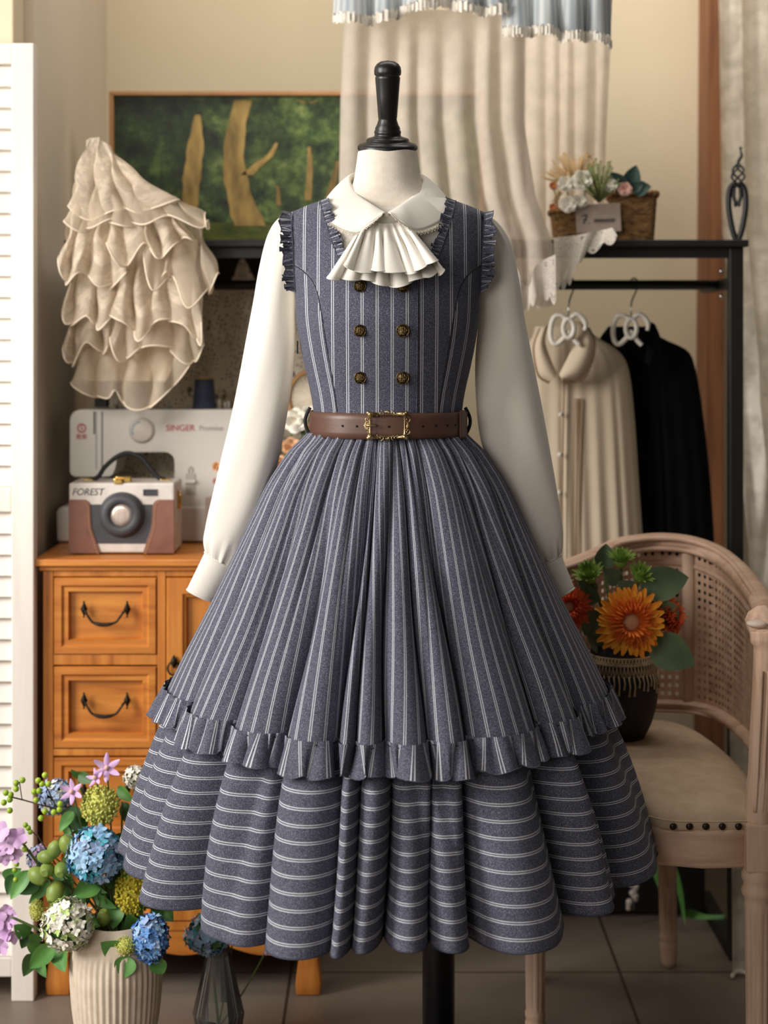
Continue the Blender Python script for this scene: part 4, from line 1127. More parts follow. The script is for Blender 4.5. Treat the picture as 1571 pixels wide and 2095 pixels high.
# ---- tulle dress hanging in the corner
tul = thing('ruffled_lace_dress', 'cream ruffled lace and tulle dress hanging in the left corner', 'dress', P(200, 290, 3.12))
def ruffle_layer(top, bot, D, n, amp, seed, mat='tulle'):
    D -= .27; tp = cat([P(x, y, D) for x, y in top], 10); bp = cat([P(x, y, D-.02) for x, y in bot], 10); ce = cells(n, .3, seed)
    def f(u, v):
        x, w, am = foldf(u*.999, ce)
        a = samp(tp, u); b = samp(bp, max(0, min(1, u+w*.75*math.sin(PI*x)*v))); p = a.lerp(b, v)
        h = math.cos(PI*x)
        return p+Vector((.004*math.sin(9*v+u*20), -amp*am*h*(.1+.9*v)-.012*math.sin(PI*v), -.003*h*v*am+.004*math.sin(u*23+seed)*v))
    m = MB(); m.grid(f, 160, 24, uvf=lambda u, v: (u*.45, v*.25)); m.build('ruffle', M[mat], tul)
    m = MB(); m.tube([f(k/160, 1) for k in range(161)], .0016, 5); m.build('ruffle_edge', M['tulleedge'], tul)
ruffle_layer([(165, 640), (270, 650), (390, 640)], [(150, 786), (190, 806), (222, 815), (240, 800), (262, 832), (300, 836), (345, 800), (372, 770), (395, 735)], 3.20, 5, .03, 101, 'tulleplain')
ruffle_layer([(150, 540), (200, 560), (260, 560)], [(134, 700), (150, 745), (185, 700), (215, 722), (235, 690), (250, 660)], 3.19, 4, .03, 111)
ruffle_layer([(240, 560), (320, 560), (400, 560)], [(232, 690), (255, 735), (300, 705), (350, 712), (395, 742), (414, 700)], 3.17, 5, .028, 102, 'tulleplain')
ruffle_layer([(150, 470), (200, 470), (270, 480)], [(134, 610), (142, 662), (185, 640), (205, 668), (240, 640), (262, 620)], 3.15, 4, .03, 103)
ruffle_layer([(240, 470), (320, 470), (400, 490)], [(225, 640), (262, 660), (290, 690), (330, 655), (380, 662), (410, 700), (414, 650)], 3.13, 5, .03, 104)
ruffle_layer([(160, 390), (200, 400), (240, 410)], [(124, 520), (140, 580), (175, 560), (215, 590), (262, 560)], 3.12, 4, .028, 105)
ruffle_layer([(300, 410), (350, 420), (405, 450)], [(300, 520), (318, 590), (350, 560), (385, 630), (425, 600), (448, 560)], 3.10, 4, .034, 106, 'tulleplain')
ruffle_layer([(220, 360), (280, 380), (340, 400)], [(225, 500), (258, 545), (300, 500), (330, 530), (372, 490), (400, 500)], 3.09, 5, .028, 107)
ruffle_layer([(176, 320), (230, 345), (350, 400)], [(136, 450), (180, 470), (230, 450), (290, 462), (345, 440), (416, 470), (418, 432)], 3.075, 6, .02, 109, 'tulleplain')
ruffle_layer([(176, 286), (205, 283), (240, 322)], [(146, 420), (190, 445), (240, 425), (300, 432), (365, 408)], 3.07, 4, .014, 108)
m = MB(); a = P(190, 292, 2.83); m.tube(cat([a, a+Vector((-.002, .04, .008)), Vector((-.552, 3.226, a.z+.004))], 6), .002, 6); m.build('hanging_loop', M['velvet'], tul)
m = MB()
def body(u, v):
    y = lerp(300, 780, v); a = interp([(300, 182), (420, 160), (560, 150), (780, 170)], y); b = interp([(300, 222), (420, 340), (560, 400), (700, 380), (780, 340)], y)
    return P(lerp(a, b, u), y, 2.935)+Vector((0, .006*math.sin(u*30), 0))
m.grid(body, 60, 30); m.build('underskirt', M['creamcloth'], tul)

# ---- garments on hangers
def garment(name, label, cat, L, R, mat, D, hx, bulge, seed, hook_py=583):
    t = thing(name, label, cat, P(hx, 640, D))
    y0 = L[0][1]; y1 = L[-1][1]; LL = [(y, x) for x, y in L]; RR = [(y, x) for x, y in R]; ce = cells(9, .3, seed)
    def f(u, v, sg=1):
        py = lerp(y0, y1, v**1.1); a = sint(LL, py); b = sint(RR, py)
        s = -1+2*u; px = lerp(a, b, u); x, w, am = foldf(u*.99, ce)
        d = bulge*(min(1, .35+v*3))*max(0, 1-abs(s)**2.5)**.5
        return P(px, py, D)+Vector((0, -sg*d+.0022*sg*am*math.cos(PI*x)*min(1, v*1.4)*(1-abs(s)**4), 0))
    m = MB(); m.grid(f, 90, 60); m.grid(lambda u, v: f(1-u, v, -1), 60, 60)
    m.build('garment_body', mat, t)
    return t, f
CL = [(1095, 668), (1085, 700), (1062, 730), (1050, 800), (1045, 1000), (1040, 1240)]
CRt = [(1190, 662), (1222, 690), (1262, 715), (1283, 745), (1296, 830), (1325, 1240)]
def fix(L, R):
    ys = [668, 690, 715, 745, 830, 1000, 1240]
    a = [(y, x) for x, y in L]; b = [(y, x) for x, y in R]
    return [(interp(a, y), y) for y in ys], [(interp(b, y), y) for y in ys]
L1, R1 = fix(CL, CRt)
tb, fb = garment('cream_blouse', 'cream blouse with lace edged round collar hanging on the black rack', 'blouse', L1, R1, M['creamcloth'], 3.07, 1150, .04, 31)
def g(px, py, D=3.02): return P(px, py, D)
def collar2(poly_in, poly_out, D, mat, name, t, trim=None):
    a = cat([P(x, y, D+dd) for x, y, dd in poly_in], 8); b = cat([P(x, y, D+dd) for x, y, dd in poly_out], 8); m = MB()
    def f(u, v): return samp(a, u).lerp(samp(b, u), v)+Vector((0, -.012*math.sin(PI*v), 0))
    m.grid(f, 40, 10); o = m.build(name, mat, t, solid=.002)
    if trim:
        m = MB(); pts = [f(k/90, 1)+Vector((0, -.002, .0016*math.sin(k*1.4))) for k in range(91)]; m.tube(pts, .0026, 5); m.build('collar_trim', trim, o)
collar2([(1178, 655, 0), (1180, 690, -.01), (1160, 735, -.02), (1144, 766, -.02)], [(1204, 672, .0), (1216, 710, -.012), (1196, 770, -.016), (1150, 782, -.016)], 3.02, M['creamcloth'], 'collar', tb, M['tanlace'])
collar2([(1120, 665, 0), (1115, 700, -.01), (1128, 740, -.02), (1140, 766, -.02)], [(1104, 675, 0), (1092, 712, -.012), (1100, 765, -.016), (1122, 782, -.016)], 3.02, M['creamcloth'], 'collar', tb, M['tanlace'])
for sx in (1148,):
    m = MB(); m.tube([P(sx+interp([(785, 6), (1000, 2), (1180, -2)], y), y, 3.022) for y in range(785, 1190, 15)], .0016, 5); m.build('placket_edge', M['tanlace'], tb)
for k, dx in enumerate((1176, 1183, 1190)):
    m = MB(); m.tube([P(dx-interp([(820, 0), (1200, 6)], y), y, 3.027) for y in range(815, 1220, 15)], .0011, 5); m.build('pintuck', M['tanlace'], tb)
for py in (848, 930, 1008):
    m = MB(); m.ball(P(1147-(py-848)*.02, py, 3.02), .0045, 8, (1, .5, 1)); m.build('button', M['velvet'], tb)
L2, R2 = fix([(1250, 660), (1228, 690), (1215, 720), (1205, 800), (1200, 1000), (1195, 1400)], [(1328, 660), (1352, 690), (1402, 712), (1420, 745), (1436, 830), (1452, 960), (1468, 1240)])
tk, fk = garment('black_jacket', 'black jacket hanging at the right end of the black rack', 'jacket', L2, R2, M['blackcloth'], 3.12, 1297, .035, 32)
collar2([(1322, 655, 0), (1326, 690, -.01), (1318, 740, -.02)], [(1340, 665, 0), (1352, 705, -.01), (1335, 760, -.012)], 3.08, M['blackcloth'], 'collar', tk)
def hanger(cx, dx, D, label):
    t = thing('bow_hanger', label, 'hanger', P(cx, 620, D), 'white bow shaped hangers on the rail')
    zr = ZZ(583, 3.1)
    m = MB(); c = Vector((XX(cx+dx, 3.1), 3.1, zr)); pts = []
    for k in range(13):
        a = lerp(PI*1.05, -.35, k/12); pts.append(c+Vector((.0118*math.cos(a)*.7+.000, 0, .0125*math.sin(a)+.0005)))
    pts += [P(cx+2, 614, D+.01), P(cx, 625, D), P(cx, 652, D)]
    m.tube(pts, .0016, 6); m.build('hook', M['steel'], t)
    m = MB()
    def q(x, y): return P(cx+x, y, D)
    m.tube(cat([q(-2, 655), q(-15, 646), q(-30, 650), q(-37, 675), q(-34, 698), q(-24, 704), q(-10, 692), q(2, 676)], 5), .0048, 8)
    m.tube(cat([q(2, 655), q(14, 644), q(26, 648), q(35, 662), q(33, 676)], 5), [.0048]*16+[.0035]*5, 8)
    m.tube([P(cx+11*math.cos(a), 672+19*math.sin(a), D-.004) for a in [TAU*k/24 for k in range(24)]], .0045, 8, closed=True)
    m.tube(cat([q(6, 688), q(14, 698), q(22, 706)], 4), .0045, 8)
    m.build('bow', M['velvet'], t)
hanger(1163, 4, 2.99, 'white bow shaped hanger above the cream blouse')
hanger(1291, 6, 3.04, 'white bow shaped hanger holding the black jacket')

# ================================================================== PLANTS helpers
def leaf_into(m, base, tip, width, nrm=Vector((0, -1, 0)), curl_=.12, n=8, serr=0):
    base = Vector(base); tip = Vector(tip); ax = tip-base; L = ax.length; ax.normalize()
    side = ax.cross(Vector(nrm)); side = side.normalized() if side.length > 1e-4 else Vector((1, 0, 0)); up = side.cross(ax).normalized()
    def f(u, v):
        w = width*.5*(math.sin(PI*u**.75)**.8 if 0 < u < 1 else 0)*(1+serr*math.sin(u*40))
        s = -1+2*v
        return base+ax*(L*u)+side*(w*s)+up*(abs(s)*w*.35-curl_*L*math.sin(PI*u)*0+curl_*L*(-u*u))
    m.grid(f, n, 4)
def floret_into(m, c, nrm, r, petals=4, rnd=random, cup=.25, pw=.62, pl=1.0, nq=4):
    nrm = Vector(nrm).normalized(); a = nrm.orthogonal().normalized(); b = nrm.cross(a); ph = rnd.uniform(0, TAU)
    for k in range(petals):
        an = ph+TAU*k/petals; d = a*math.cos(an)+b*math.sin(an); s = nrm.cross(d)
        def f(u, v):
            w = r*pw*math.sin(PI*min(1, u*.82+.12))**.8; q = -1+2*v
            return c+d*(r*pl*u)+s*(w*q*.5*1.4)+nrm*(r*cup*u*u+.1*r*(1-q*q))
        m.grid(f, nq, 2)
def fib(n):
    for i in range(n):
        z = 1-2*(i+.5)/n; a = i*2.399963; r = math.sqrt(1-z*z); yield Vector((r*math.cos(a), r*math.sin(a), z))
def hydrangea(name, label, c, r, mats, base, seed, sc=(1, .85, 1), n=95, fr=.25, green=.08, leaves=(), cat_='flower', stem='stem'):
    n = int(n*1.7); fr *= .84
    rnd = random.Random(seed); t = thing(name, label, cat_, base); c = Vector(c); base = Vector(base)
    m = MB()
    for d in fib(n):
        d = (d+Vector([rnd.uniform(-.12, .12) for _ in range(3)])).normalized(); rr = r*rnd.uniform(.82, 1.0)
        p = c+Vector((d.x*rr*sc[0], d.y*rr*sc[1], d.z*rr*sc[2]))
        m.cur = rnd.choices(range(len(mats)), [1-green]+[green]*(len(mats)-1))[0] if len(mats) > 1 else 0
        floret_into(m, p, d+Vector([rnd.uniform(-.35, .35) for _ in range(3)]), r*fr*rnd.uniform(.8, 1.15), 4, rnd, nq=3)
    m.cur = len(mats); m.ball(c, r*.74, 8, sc)
    m.build('bloom', [M[x] for x in mats]+[M['leafd']], t)
    stemleaf(t, c, base, leaves, stem)
    return t
def stemleaf(t, c, base, leaves, stem='stem', rad=.0022):
    mid = c.lerp(base, .5)+Vector((0, .015, -.01))
    m = MB(); m.tube(cat([c+Vector((0, .004, 0)), mid, base], 8), rad, 6); m.build('stem', M[stem], t)
    for (b, tp, w, mt) in leaves:
        m = MB(); leaf_into(m, b, tp, w); m.build('leaf', M[mt], t)
def umbel(name, label, c, r, mat, base, seed, sc=(1, .8, 1), n=170):
    n = int(n*2.6)
    rnd = random.Random(seed); t = thing(name, label, 'flower', base); c = Vector(c); base = Vector(base); m = MB()
    for d in fib(n):
        d = (d+Vector([rnd.uniform(-.15, .15) for _ in range(3)])).normalized(); rr = r*rnd.uniform(.84, 1.02)
        m.ball(c+Vector((d.x*rr*sc[0], d.y*rr*sc[1], d.z*rr*sc[2])), r*rnd.uniform(.055, .085), 3)
    m.ball(c, r*.8, 8, sc); m.build('flower_head', M[mat], t); stemleaf(t, c, base, ()); return t
def star(name, label, c, nrm, r, mat, base, seed, petals=6):
    rnd = random.Random(seed); t = thing(name, label, 'flower', base); c = Vector(c); m = MB()
    floret_into(m, c, nrm, r, petals, rnd, cup=.3, pw=.3, nq=6); m.build('petals', M[mat], t)
    m = MB(); m.ball(c+Vector(nrm).normalized()*.004, .004, 6); m.build('centre', M['lilac'] if mat != 'lilac' else M['pinkpetal'], t); stemleaf(t, c, Vector(base), (), rad=.0013); return t

# ---- stoneware vase with flowers
VD = 2.5; VX = XX(238, VD); rimz = ZZ(1882, VD)
vt = thing('ribbed_vase', 'beige ribbed stoneware vase holding the mixed flowers at front left', 'vase', (VX, VD, 0))
m = MB(); K = .0715
pf = [(.0, .0), (.042, 0), (.046, .004), (.056, .05), (.066, .10), (.0705, .15), (.071, .18), (.067, .21), (.058, .232), (.0515, rimz-.002), (.0495, rimz), (.047, rimz-.003), (.054, .225), (.06, .2), (.06, .1), (.0, .06)]
dense = [Vector((a, 0, b)) for a, b in pf]; dense = cat(dense, 4)
m.lathe([(max(0, p.x), p.z) for p in dense], (VX, VD, 0), 200, mod=lambda a, r, z: r*(1+(.018*math.cos(a*44) if .01 < z < .205 and r > .043 else 0)))
m.build('vase_body', M['ribvase'], vt)
mouth = Vector((VX, VD, rimz-.03))
def mo(dx, dy=0): return Vector((VX+dx, VD+dy, rimz-.05))
V = lambda px, py, d=0: P(px, py, VD+d)
LG = 'mixed flowers in the beige ribbed vase'
hydrangea('hydrangea_stem', 'sky blue hydrangea above the mixed bouquet, beside the skirt hem', V(195, 1748, -.02), 57/F*VD, ['bluepetal', 'palebluepetal', 'tealpetal'], mo(0), 1, n=120, green=.25,
          leaves=[(V(205, 1795), V(150, 1835, -.03), .035, 'leaf'), (V(210, 1795), V(262, 1800, .02), .03, 'leafd')])
hydrangea('hydrangea_stem', 'white and lime hydrangea hanging over the rim of the ribbed vase', V(138, 1892, -.06), 53/F*VD, ['whitepetal', 'greenwhite'], mo(-.01), 2, n=130, green=.3, fr=.22,
          leaves=[(V(110, 1930, -.03), V(58, 1985, -.03), .03, 'leaf'), (V(120, 1930), V(128, 1985, -.05), .032, 'leaf')])
hydrangea('hydrangea_stem', 'deep blue hydrangea drooping right of the ribbed vase rim', V(308, 1920, -.05), 48/F*VD, ['bluepetal2', 'bluepetal', 'palebluepetal'], mo(.02), 3, (.75, .7, 1), n=110, green=.2, fr=.26,
          leaves=[(V(280, 1895), V(262, 1875, -.03), .03, 'leaf'), (V(255, 1950, -.05), V(207, 1932, -.07), .036, 'leaf'), (V(262, 1955, -.06), V(248, 2004, -.07), .034, 'leaf'), (V(318, 1960, -.05), V(333, 1995, -.05), .028, 'leaf')])
hydrangea('hydrangea_stem', 'pale blue hydrangea behind the lime berries', V(112, 1632, .03), 36/F*VD, ['palebluepetal', 'whitepetal'], mo(0, .01), 4, n=70, green=.2, fr=.3,
          leaves=[(V(140, 1650, .02), V(160, 1700, 0), .035, 'leafd'), (V(150, 1655, .03), V(135, 1712, .01), .03, 'leaf')])
hydrangea('hydrangea_stem', 'small lavender blue bloom behind the green pods', V(78, 1755, .03), 24/F*VD, ['palebluepetal', 'lilac'], mo(-.01, .01), 5, n=45, green=.4, fr=.34)
hydrangea('hydrangea_stem', 'small white bloom at the top beside the skirt edge', V(276, 1590, .05), 24/F*VD, ['whitepetal'], mo(.01, .02), 6, n=50, fr=.3)
umbel('viburnum_stem', 'yellow green flower head above the sky blue hydrangea', V(205, 1648, .0), 40/F*VD, 'limebloom', mo(.005), 7)
umbel('viburnum_stem', 'yellow flower head tucked under the skirt edge', V(272, 1822, .0), 42/F*VD, 'yellowbloom', mo(.015), 8, (.85, .8, 1.25))
umbel('viburnum_stem', 'dull olive flower head left of the white hydrangea', V(75, 1862, .02), 20/F*VD, 'limebloom', mo(-.015), 9, (.8, .8, 1.1), 80)
umbel('viburnum_stem', 'tiny lime flower head beside the drooping deep blue hydrangea', V(256, 1936, -.06), 20/F*VD, 'limebloom', mo(.01), 10, n=70)
star('clematis_stem', 'lilac star shaped flower topmost in the mixed bouquet', V(218, 1572, .0), (.2, -1, .5), 30/F*VD, 'lilac', mo(0), 11)
star('clematis_stem', 'lilac star shaped flower beside the pale blue hydrangea', V(148, 1620, -.01), (-.2, -1, .3), 26/F*VD, 'lilac', mo(-.01), 12)
star('clematis_stem', 'pale lilac star flower just below the topmost one', V(196, 1592, -.01), (-.5, -1, .6), 20/F*VD, 'lilac', mo(.0), 13, 5)
def orchid(label, cs, base, seed):
    rnd = random.Random(seed); t = thing('orchid_spray', label, 'flower', base); m = MB()
    for (x, y, r) in cs:
        floret_into(m, V(x, y, rnd.uniform(-.03, .02)), (rnd.uniform(-.4, .4), -1, rnd.uniform(-.3, .3)), r/F*VD, 5, rnd, cup=.35, pw=.7, nq=4)
    m.build('petals', M['lilac'], t)
    stemleaf(t, V(*cs[0][:2]), Vector(base), ())
orchid('purple pink orchid spray at the left edge, upper one', [(35, 1712, 22), (12, 1725, 26), (28, 1745, 20), (2, 1700, 22), (10, 1752, 18), (-10, 1735, 24)], mo(-.02), 14)
orchid('purple pink orchid spray at the left edge, lower one', [(22, 1878, 22), (8, 1905, 26), (28, 1915, 16), (2, 1935, 20), (-10, 1880, 24), (14, 1860, 14)], mo(-.02), 15)
bt_ = thing('berry_spray', 'stem of round lime berries reaching left over the louvred screen', 'berry stem', mo(-.01))
bp = [(12, 1622), (22, 1626), (20, 1636), (33, 1602), (46, 1596), (33, 1614), (8, 1642), (20, 1658), (92, 1586), (78, 1597), (86, 1604), (99, 1604), (70, 1620), (80, 1618), (74, 1637), (123, 1645), (92, 1660), (84, 1674), (110, 1662), (122, 1656)]
m = MB()
for x, y in bp: m.ball(V(x, y, -.02), 6.3/F*VD, 8)
m.build('berries', M['berry'], bt_)
m = MB(); m.tube(cat([V(20, 1630, -.015), V(45, 1636, -.01), V(80, 1646, -.01), V(120, 1660, 0), V(150, 1710, 0), mo(-.01)], 6), .0012, 5)
m.tube(cat([V(45, 1636, -.01), V(42, 1615, -.015), V(40, 1600, -.02)], 5), .0008, 5); m.tube(cat([V(120, 1660, 0), V(105, 1630, -.01), V(90, 1600, -.015)], 5), .001, 5)
m.build('stem', M['stemb'], bt_)
bt2 = thing('berry_spray', 'short stem of lime berries above the olive pods', 'berry stem', mo(-.012)); m = MB()
for x, y in [(52, 1688), (62, 1702), (50, 1722), (50, 1738), (58, 1694), (46, 1706), (34, 1768), (30, 1780), (32, 1800)]: m.ball(V(x, y, -.015), 5.5/F*VD, 8)
m.build('berries', M['berry'], bt2); m = MB(); m.tube(cat([V(52, 1690, 0), V(75, 1710, 0), V(90, 1730, 0), mo(-.01)], 6), .001, 5); m.build('stem', M['stemb'], bt2)
PODS = [(137, 1728, 17, 'olive green seed pod highest against the sky blue hydrangea'), (112, 1737, 15, 'olive green seed pod second from the top of the pod cluster'), (95, 1753, 14, 'olive green seed pod with its mouth turned left'),
        (97, 1779, 15, 'olive green seed pod with a dark mouth in the pod cluster centre'), (76, 1791, 17, 'olive green seed pod lowest left in the cluster'), (126, 1778, 15, 'olive green seed pod facing down right of the centre'),
        (113, 1823, 18, 'plump olive pod just above the white hydrangea'), (212, 1879, 14, 'lone olive pod over the vase mouth')]
for i, (x, y, r, lb) in enumerate(PODS):
    c = V(x, y, -.02); t = thing('seed_pod', lb, 'seed pod', c, 'olive seed pods in the mixed bouquet'); rr = r/F*VD
    a = [(-.2, -.5, .9), (.3, -.3, .9), (1, -.3, .1), (.1, 1, .1), (-.8, .3, .5), (0, .9, .3), (.2, .6, .8), (0, .2, -.9)][i]
    Rm = Matrix.Translation(c) @ Vector(a).to_track_quat('Z', 'Y').to_matrix().to_4x4()
    m = MB(); m.lathe([(.001, rr*1.25), (rr*.6, rr*1.0), (rr*.95, rr*.35), (rr, -.1*rr), (rr*.82, -.8*rr), (rr*.55, -1.15*rr), (rr*.5, -1.3*rr), (rr*.38, -1.28*rr)][::-1], (0, 0, 0), 20, mat=Rm); m.build('pod', M['pod'], t)
    m = MB(); m.lathe([(rr*.42, -1.2*rr), (rr*.0001, -1.15*rr)], (0, 0, 0), 12, mat=Rm); m.build('pod_mouth', M['podhole'], t)
    m = MB(); e = Rm @ Vector((0, 0, rr*1.2)); m.tube(cat([e, e.lerp(mouth, .4)+Vector((0, .03, 0)), mouth], 6), .0012, 5); m.build('stem', M['stem'], t)
ft = thing('foliage_spray', 'leafy green branches filling the ribbed vase behind the blooms', 'foliage', mo(0, .01))
rnd = random.Random(77)
LV = [(160, 1585, 190, 1600), (175, 1590, 145, 1578), (240, 1610, 270, 1640), (255, 1640, 262, 1690), (150, 1660, 120, 1700), (60, 1780, 20, 1840), (80, 1800, 40, 1830), (100, 1800, 60, 1850), (150, 1800, 100, 1850), (170, 1800, 215, 1830), (230, 1800, 200, 1850),
      (240, 1850, 230, 1900), (300, 1850, 335, 1845), (310, 1860, 330, 1880), (330, 1850, 352, 1885), (280, 1870, 250, 1900), (60, 1910, 30, 1895), (85, 1925, 60, 1915), (60, 1900, 45, 1940), (90, 1940, 55, 1935), (150, 1820, 175, 1850), (225, 1700, 250, 1750), (245, 1760, 225, 1830), (190, 1830, 235, 1860),
      (65, 1950, 50, 1998), (75, 1955, 92, 2000), (215, 1850, 190, 1900), (230, 1880, 260, 1920), (300, 1890, 345, 1900), (10, 1800, 40, 1780), (35, 1790, 15, 1830)]
for k in range(26): x = rnd.uniform(90, 300); y = rnd.uniform(1690, 1890); a = rnd.uniform(0, TAU); LV.append((x, y, x+45*math.cos(a), y+45*math.sin(a)))
for i, (x0, y0, x1, y1) in enumerate(LV):
    d = rnd.uniform(0, .05); m = MB(); leaf_into(m, V(x0, y0, d), V(x1, y1, d-.02), rnd.uniform(.018, .03), Vector((rnd.uniform(-.4, .4), -1, rnd.uniform(-.3, .3)))); m.build('leaf', M['leaf' if i % 3 else 'leafd'], ft)
m = MB()
for (x, y) in ((60, 1790), (160, 1600), (250, 1640), (330, 1860), (60, 1920), (240, 1850)): m.tube(cat([V(x, y, .03), V(x, y, .04).lerp(mouth, .6)+Vector((0, .02, .02)), mouth], 8), .0017, 5)
m.build('branches', M['stem'], ft)

# ---- glass vase with hydrangea
GD = 2.62; gx = XX(447, GD)
gt = thing('glass_vase', 'clear faceted glass vase on the floor below the skirt hem', 'glass vase', (gx, GD, 0)); m = MB()
nz = ZZ(1938, GD)
m.lathe([(.0, .0), (.03, 0), (.036, .01), (.0425, .052), (.018, nz-.004), (.0155, nz), (.0135, nz), (.016, nz-.004), (.039, .052), (.032, .014), (0, .012)], (gx, GD, 0), 12); m.sm = [False]*len(m.f)
m.build('glass_body', M['glass'], gt)
m = MB(); m.lathe([(.0175, nz-.012), (.0185, nz-.008), (.0175, nz-.004), (.0185, nz), (.017, nz+.004)], (gx, GD, 0), 20); m.build('rope_neck', M['stemb'], gt)
gb = Vector((gx, GD, .03)); G = lambda px, py, d=0: P(px, py, GD+d)
hydrangea('hydrangea_stem', 'blue hydrangea in the clear glass vase under the skirt hem', G(425, 1912, -.01), 46/F*GD, ['bluepetal', 'palebluepetal', 'tealpetal', 'leafd'], gb, 21, (1, .8, .85), n=90, green=.2, fr=.26,
          leaves=[(G(470, 1915), G(400, 1870, .02), .03, 'leafd'), (G(465, 1920), G(500, 1900, .01), .025, 'leafd')])
star('carnation', 'pink flower behind the blue hydrangea in the glass vase', G(480, 1893, .02), (.2, -1, .4), 26/F*GD, 'pinkpetal', gb, 22, 7)
star('carnation', 'tiny pink flower bud drooping right of the glass vase', G(545, 1946, .03), (0, -1, -.4), 9/F*GD, 'pinkpetal', gb+Vector((.002, 0, 0)), 23, 5)

# ---- roses and ring behind the left sleeve
RD = 2.98
bk = thing('flower_basket', 'small wicker basket of roses mostly hidden behind the left sleeve', 'basket', (XX(545, RD), RD, .77))
m = MB(); m.lathe([(0, .77), (.06, .77), (.07, .80), (.078, .86), (.074, .862), (.06, .80), (0, .79)], (XX(545, RD), RD, 0), 30, mod=lambda a, r, z: r*(1+.02*math.cos(a*24))); m.build('basket_body', M['wicker'], bk)
def rose(label, c, r, mat, seed, group='roses and blossoms in the small wicker basket'):
    rnd = random.Random(seed); c = Vector(c); t = thing('rose', label, 'flower', c, group); m = MB()
    for layer, (n, rr, cup) in enumerate(((6, 1.0, .35), (5, .8, .7), (4, .55, 1.2), (3, .35, 1.8))):
        floret_into(m, c+Vector((0, -.15*r*layer, 0)), (rnd.uniform(-.2, .2), -1, .25), r*rr, n, rnd, cup=cup, pw=.85, nq=4)
    m.build('petals', M[mat], t); m = MB(); m.tube([c, Vector((XX(545, RD)+rnd.uniform(-.02, .02), RD, .80))], .0015, 5); m.build('stem', M['stem'], t)
    m = MB(); leaf_into(m, c+Vector((0, .005, -.3*r)), c+Vector((.8*r, .0, -1.1*r)), r*.5); m.build('leaf', M['leafd'], t)
rose('large white rose left of the belt', P(606, 862, RD), 27/F*RD, 'whitepetal', 31); rose('white rose tucked against the belt', P(632, 848, RD+.02), 18/F*RD, 'whitepetal', 32)
rose('pale peach blossom below the white roses', P(596, 915, RD-.01), 20/F*RD, 'peach', 33); rose('peach blossom touching the skirt edge', P(574, 950, RD-.01), 18/F*RD, 'peach', 34); rose('cream blossom nearest the cabinet', P(560, 985, RD), 18/F*RD, 'whitepetal', 35)
rose('small pink blossom left of the left sleeve', P(444, 955, RD-.0), 11/F*RD, 'peach', 36); rose('tiny rose pink blossom beside the sewing machine', P(443, 985, RD), 9/F*RD, 'pinkpetal', 37)
hp = thing('embroidery_hoop', 'round wooden hoop with spotted lace behind the roses', 'hoop', P(640, 830, RD+.06)); c = P(640, 815, RD+.06)
m = MB(); m.tube([c+Vector((.046*math.cos(a), 0, .052*math.sin(a))) for a in [TAU*k/40 for k in range(40)]], .0045, 8, closed=True); m.tube([c+Vector((0, 0, -.05)), Vector((c.x, c.y, .77))], .004, 8); m.build('ring', M['rattan'], hp)
m = MB(); m.lathe([(.044, 0), (.0001, .0005)], (0, 0, 0), 30, mat=Matrix.Translation(c) @ Matrix.Rotation(PI/2, 4, 'X')); m.build('lace_disc', M['crochet'], hp)
m = MB(); a = P(420, 1018, 2.99); b = P(434, 1046, 2.99); m.box(a.x, b.x, 2.99, 3.015, .774, a.z); o = m.build('pink_box', M['card'], bevel=.001); tag(o, 'small pale pink box beside the sewing machine', 'box')

# ---- basket on shelf
SD = 3.06
sb = thing('shelf_basket', 'brown wicker basket with a pink card on the black shelf', 'basket', (XX(1240, SD), SD+.05, RZ))
def SP(px, py, d=0):
    p = P(px, py, SD+d); return p
def bas(px0, px1, pyt, depth, seed):
    m = MB(); x0, x1 = XX(px0, SD), XX(px1, SD); zt = ZZ(pyt, SD); cx = (x0+x1)/2; cy = SD+depth/2; a = (x1-x0)/2; b = depth/2
    def f(u, v):
        th = TAU*u; k = .86+.14*v; wv = 1+.02*math.sin(th*26)*math.sin(v*60)
        c, s = math.cos(th), math.sin(th); return Vector((cx+a*k*wv*math.copysign(abs(c)**.45, c), cy+b*k*wv*math.copysign(abs(s)**.45, s), lerp(RZ, zt, v)+.002*math.sin(th*20)*v))
    m.grid(f, 120, 26, cu=True); o = len(m.v)
    for k in range(60): m.v.append(f(k/60, .75)*1.0)
    m.face([o+k for k in range(60)]); m.tube([f(k/80, 1) for k in range(80)], .005, 8, closed=True); return m
bas(1132, 1262, 430, .10, 1).build('basket_body', M['wicker'], sb); bas(1258, 1350, 395, .13, 2).build('basket_body', M['wicker'], sb)
Rc = Matrix.Translation(P(1224, 446, SD-.012)) @ Matrix.Rotation(-.05, 4, 'Y')
m = MB(); m.box(-.0425, .0425, 0, .002, -.027, .027, Rc); cd = m.build('card', M['card'], sb)
m = MB(); c = P(1198, 450, SD-.013)
m.tube(cat([P(1190, 442, SD-.0135), P(1200, 440, SD-.0135), P(1196, 450, SD-.0135), P(1193, 458, SD-.0135)], 4), .0011, 5); m.tube([P(1192, 450, SD-.0135), P(1200, 449, SD-.0135)], .0009, 5); m.ball(P(1204, 456, SD-.0135), .0013, 5)
pts = [P(1215+k*1.6, 451-.05*k+3.2*(1 if k % 2 else -1), SD-.0135) for k in range(27)]; m.tube(pts, .0009, 5); m.build('card_scribble', M['ink'], cd)
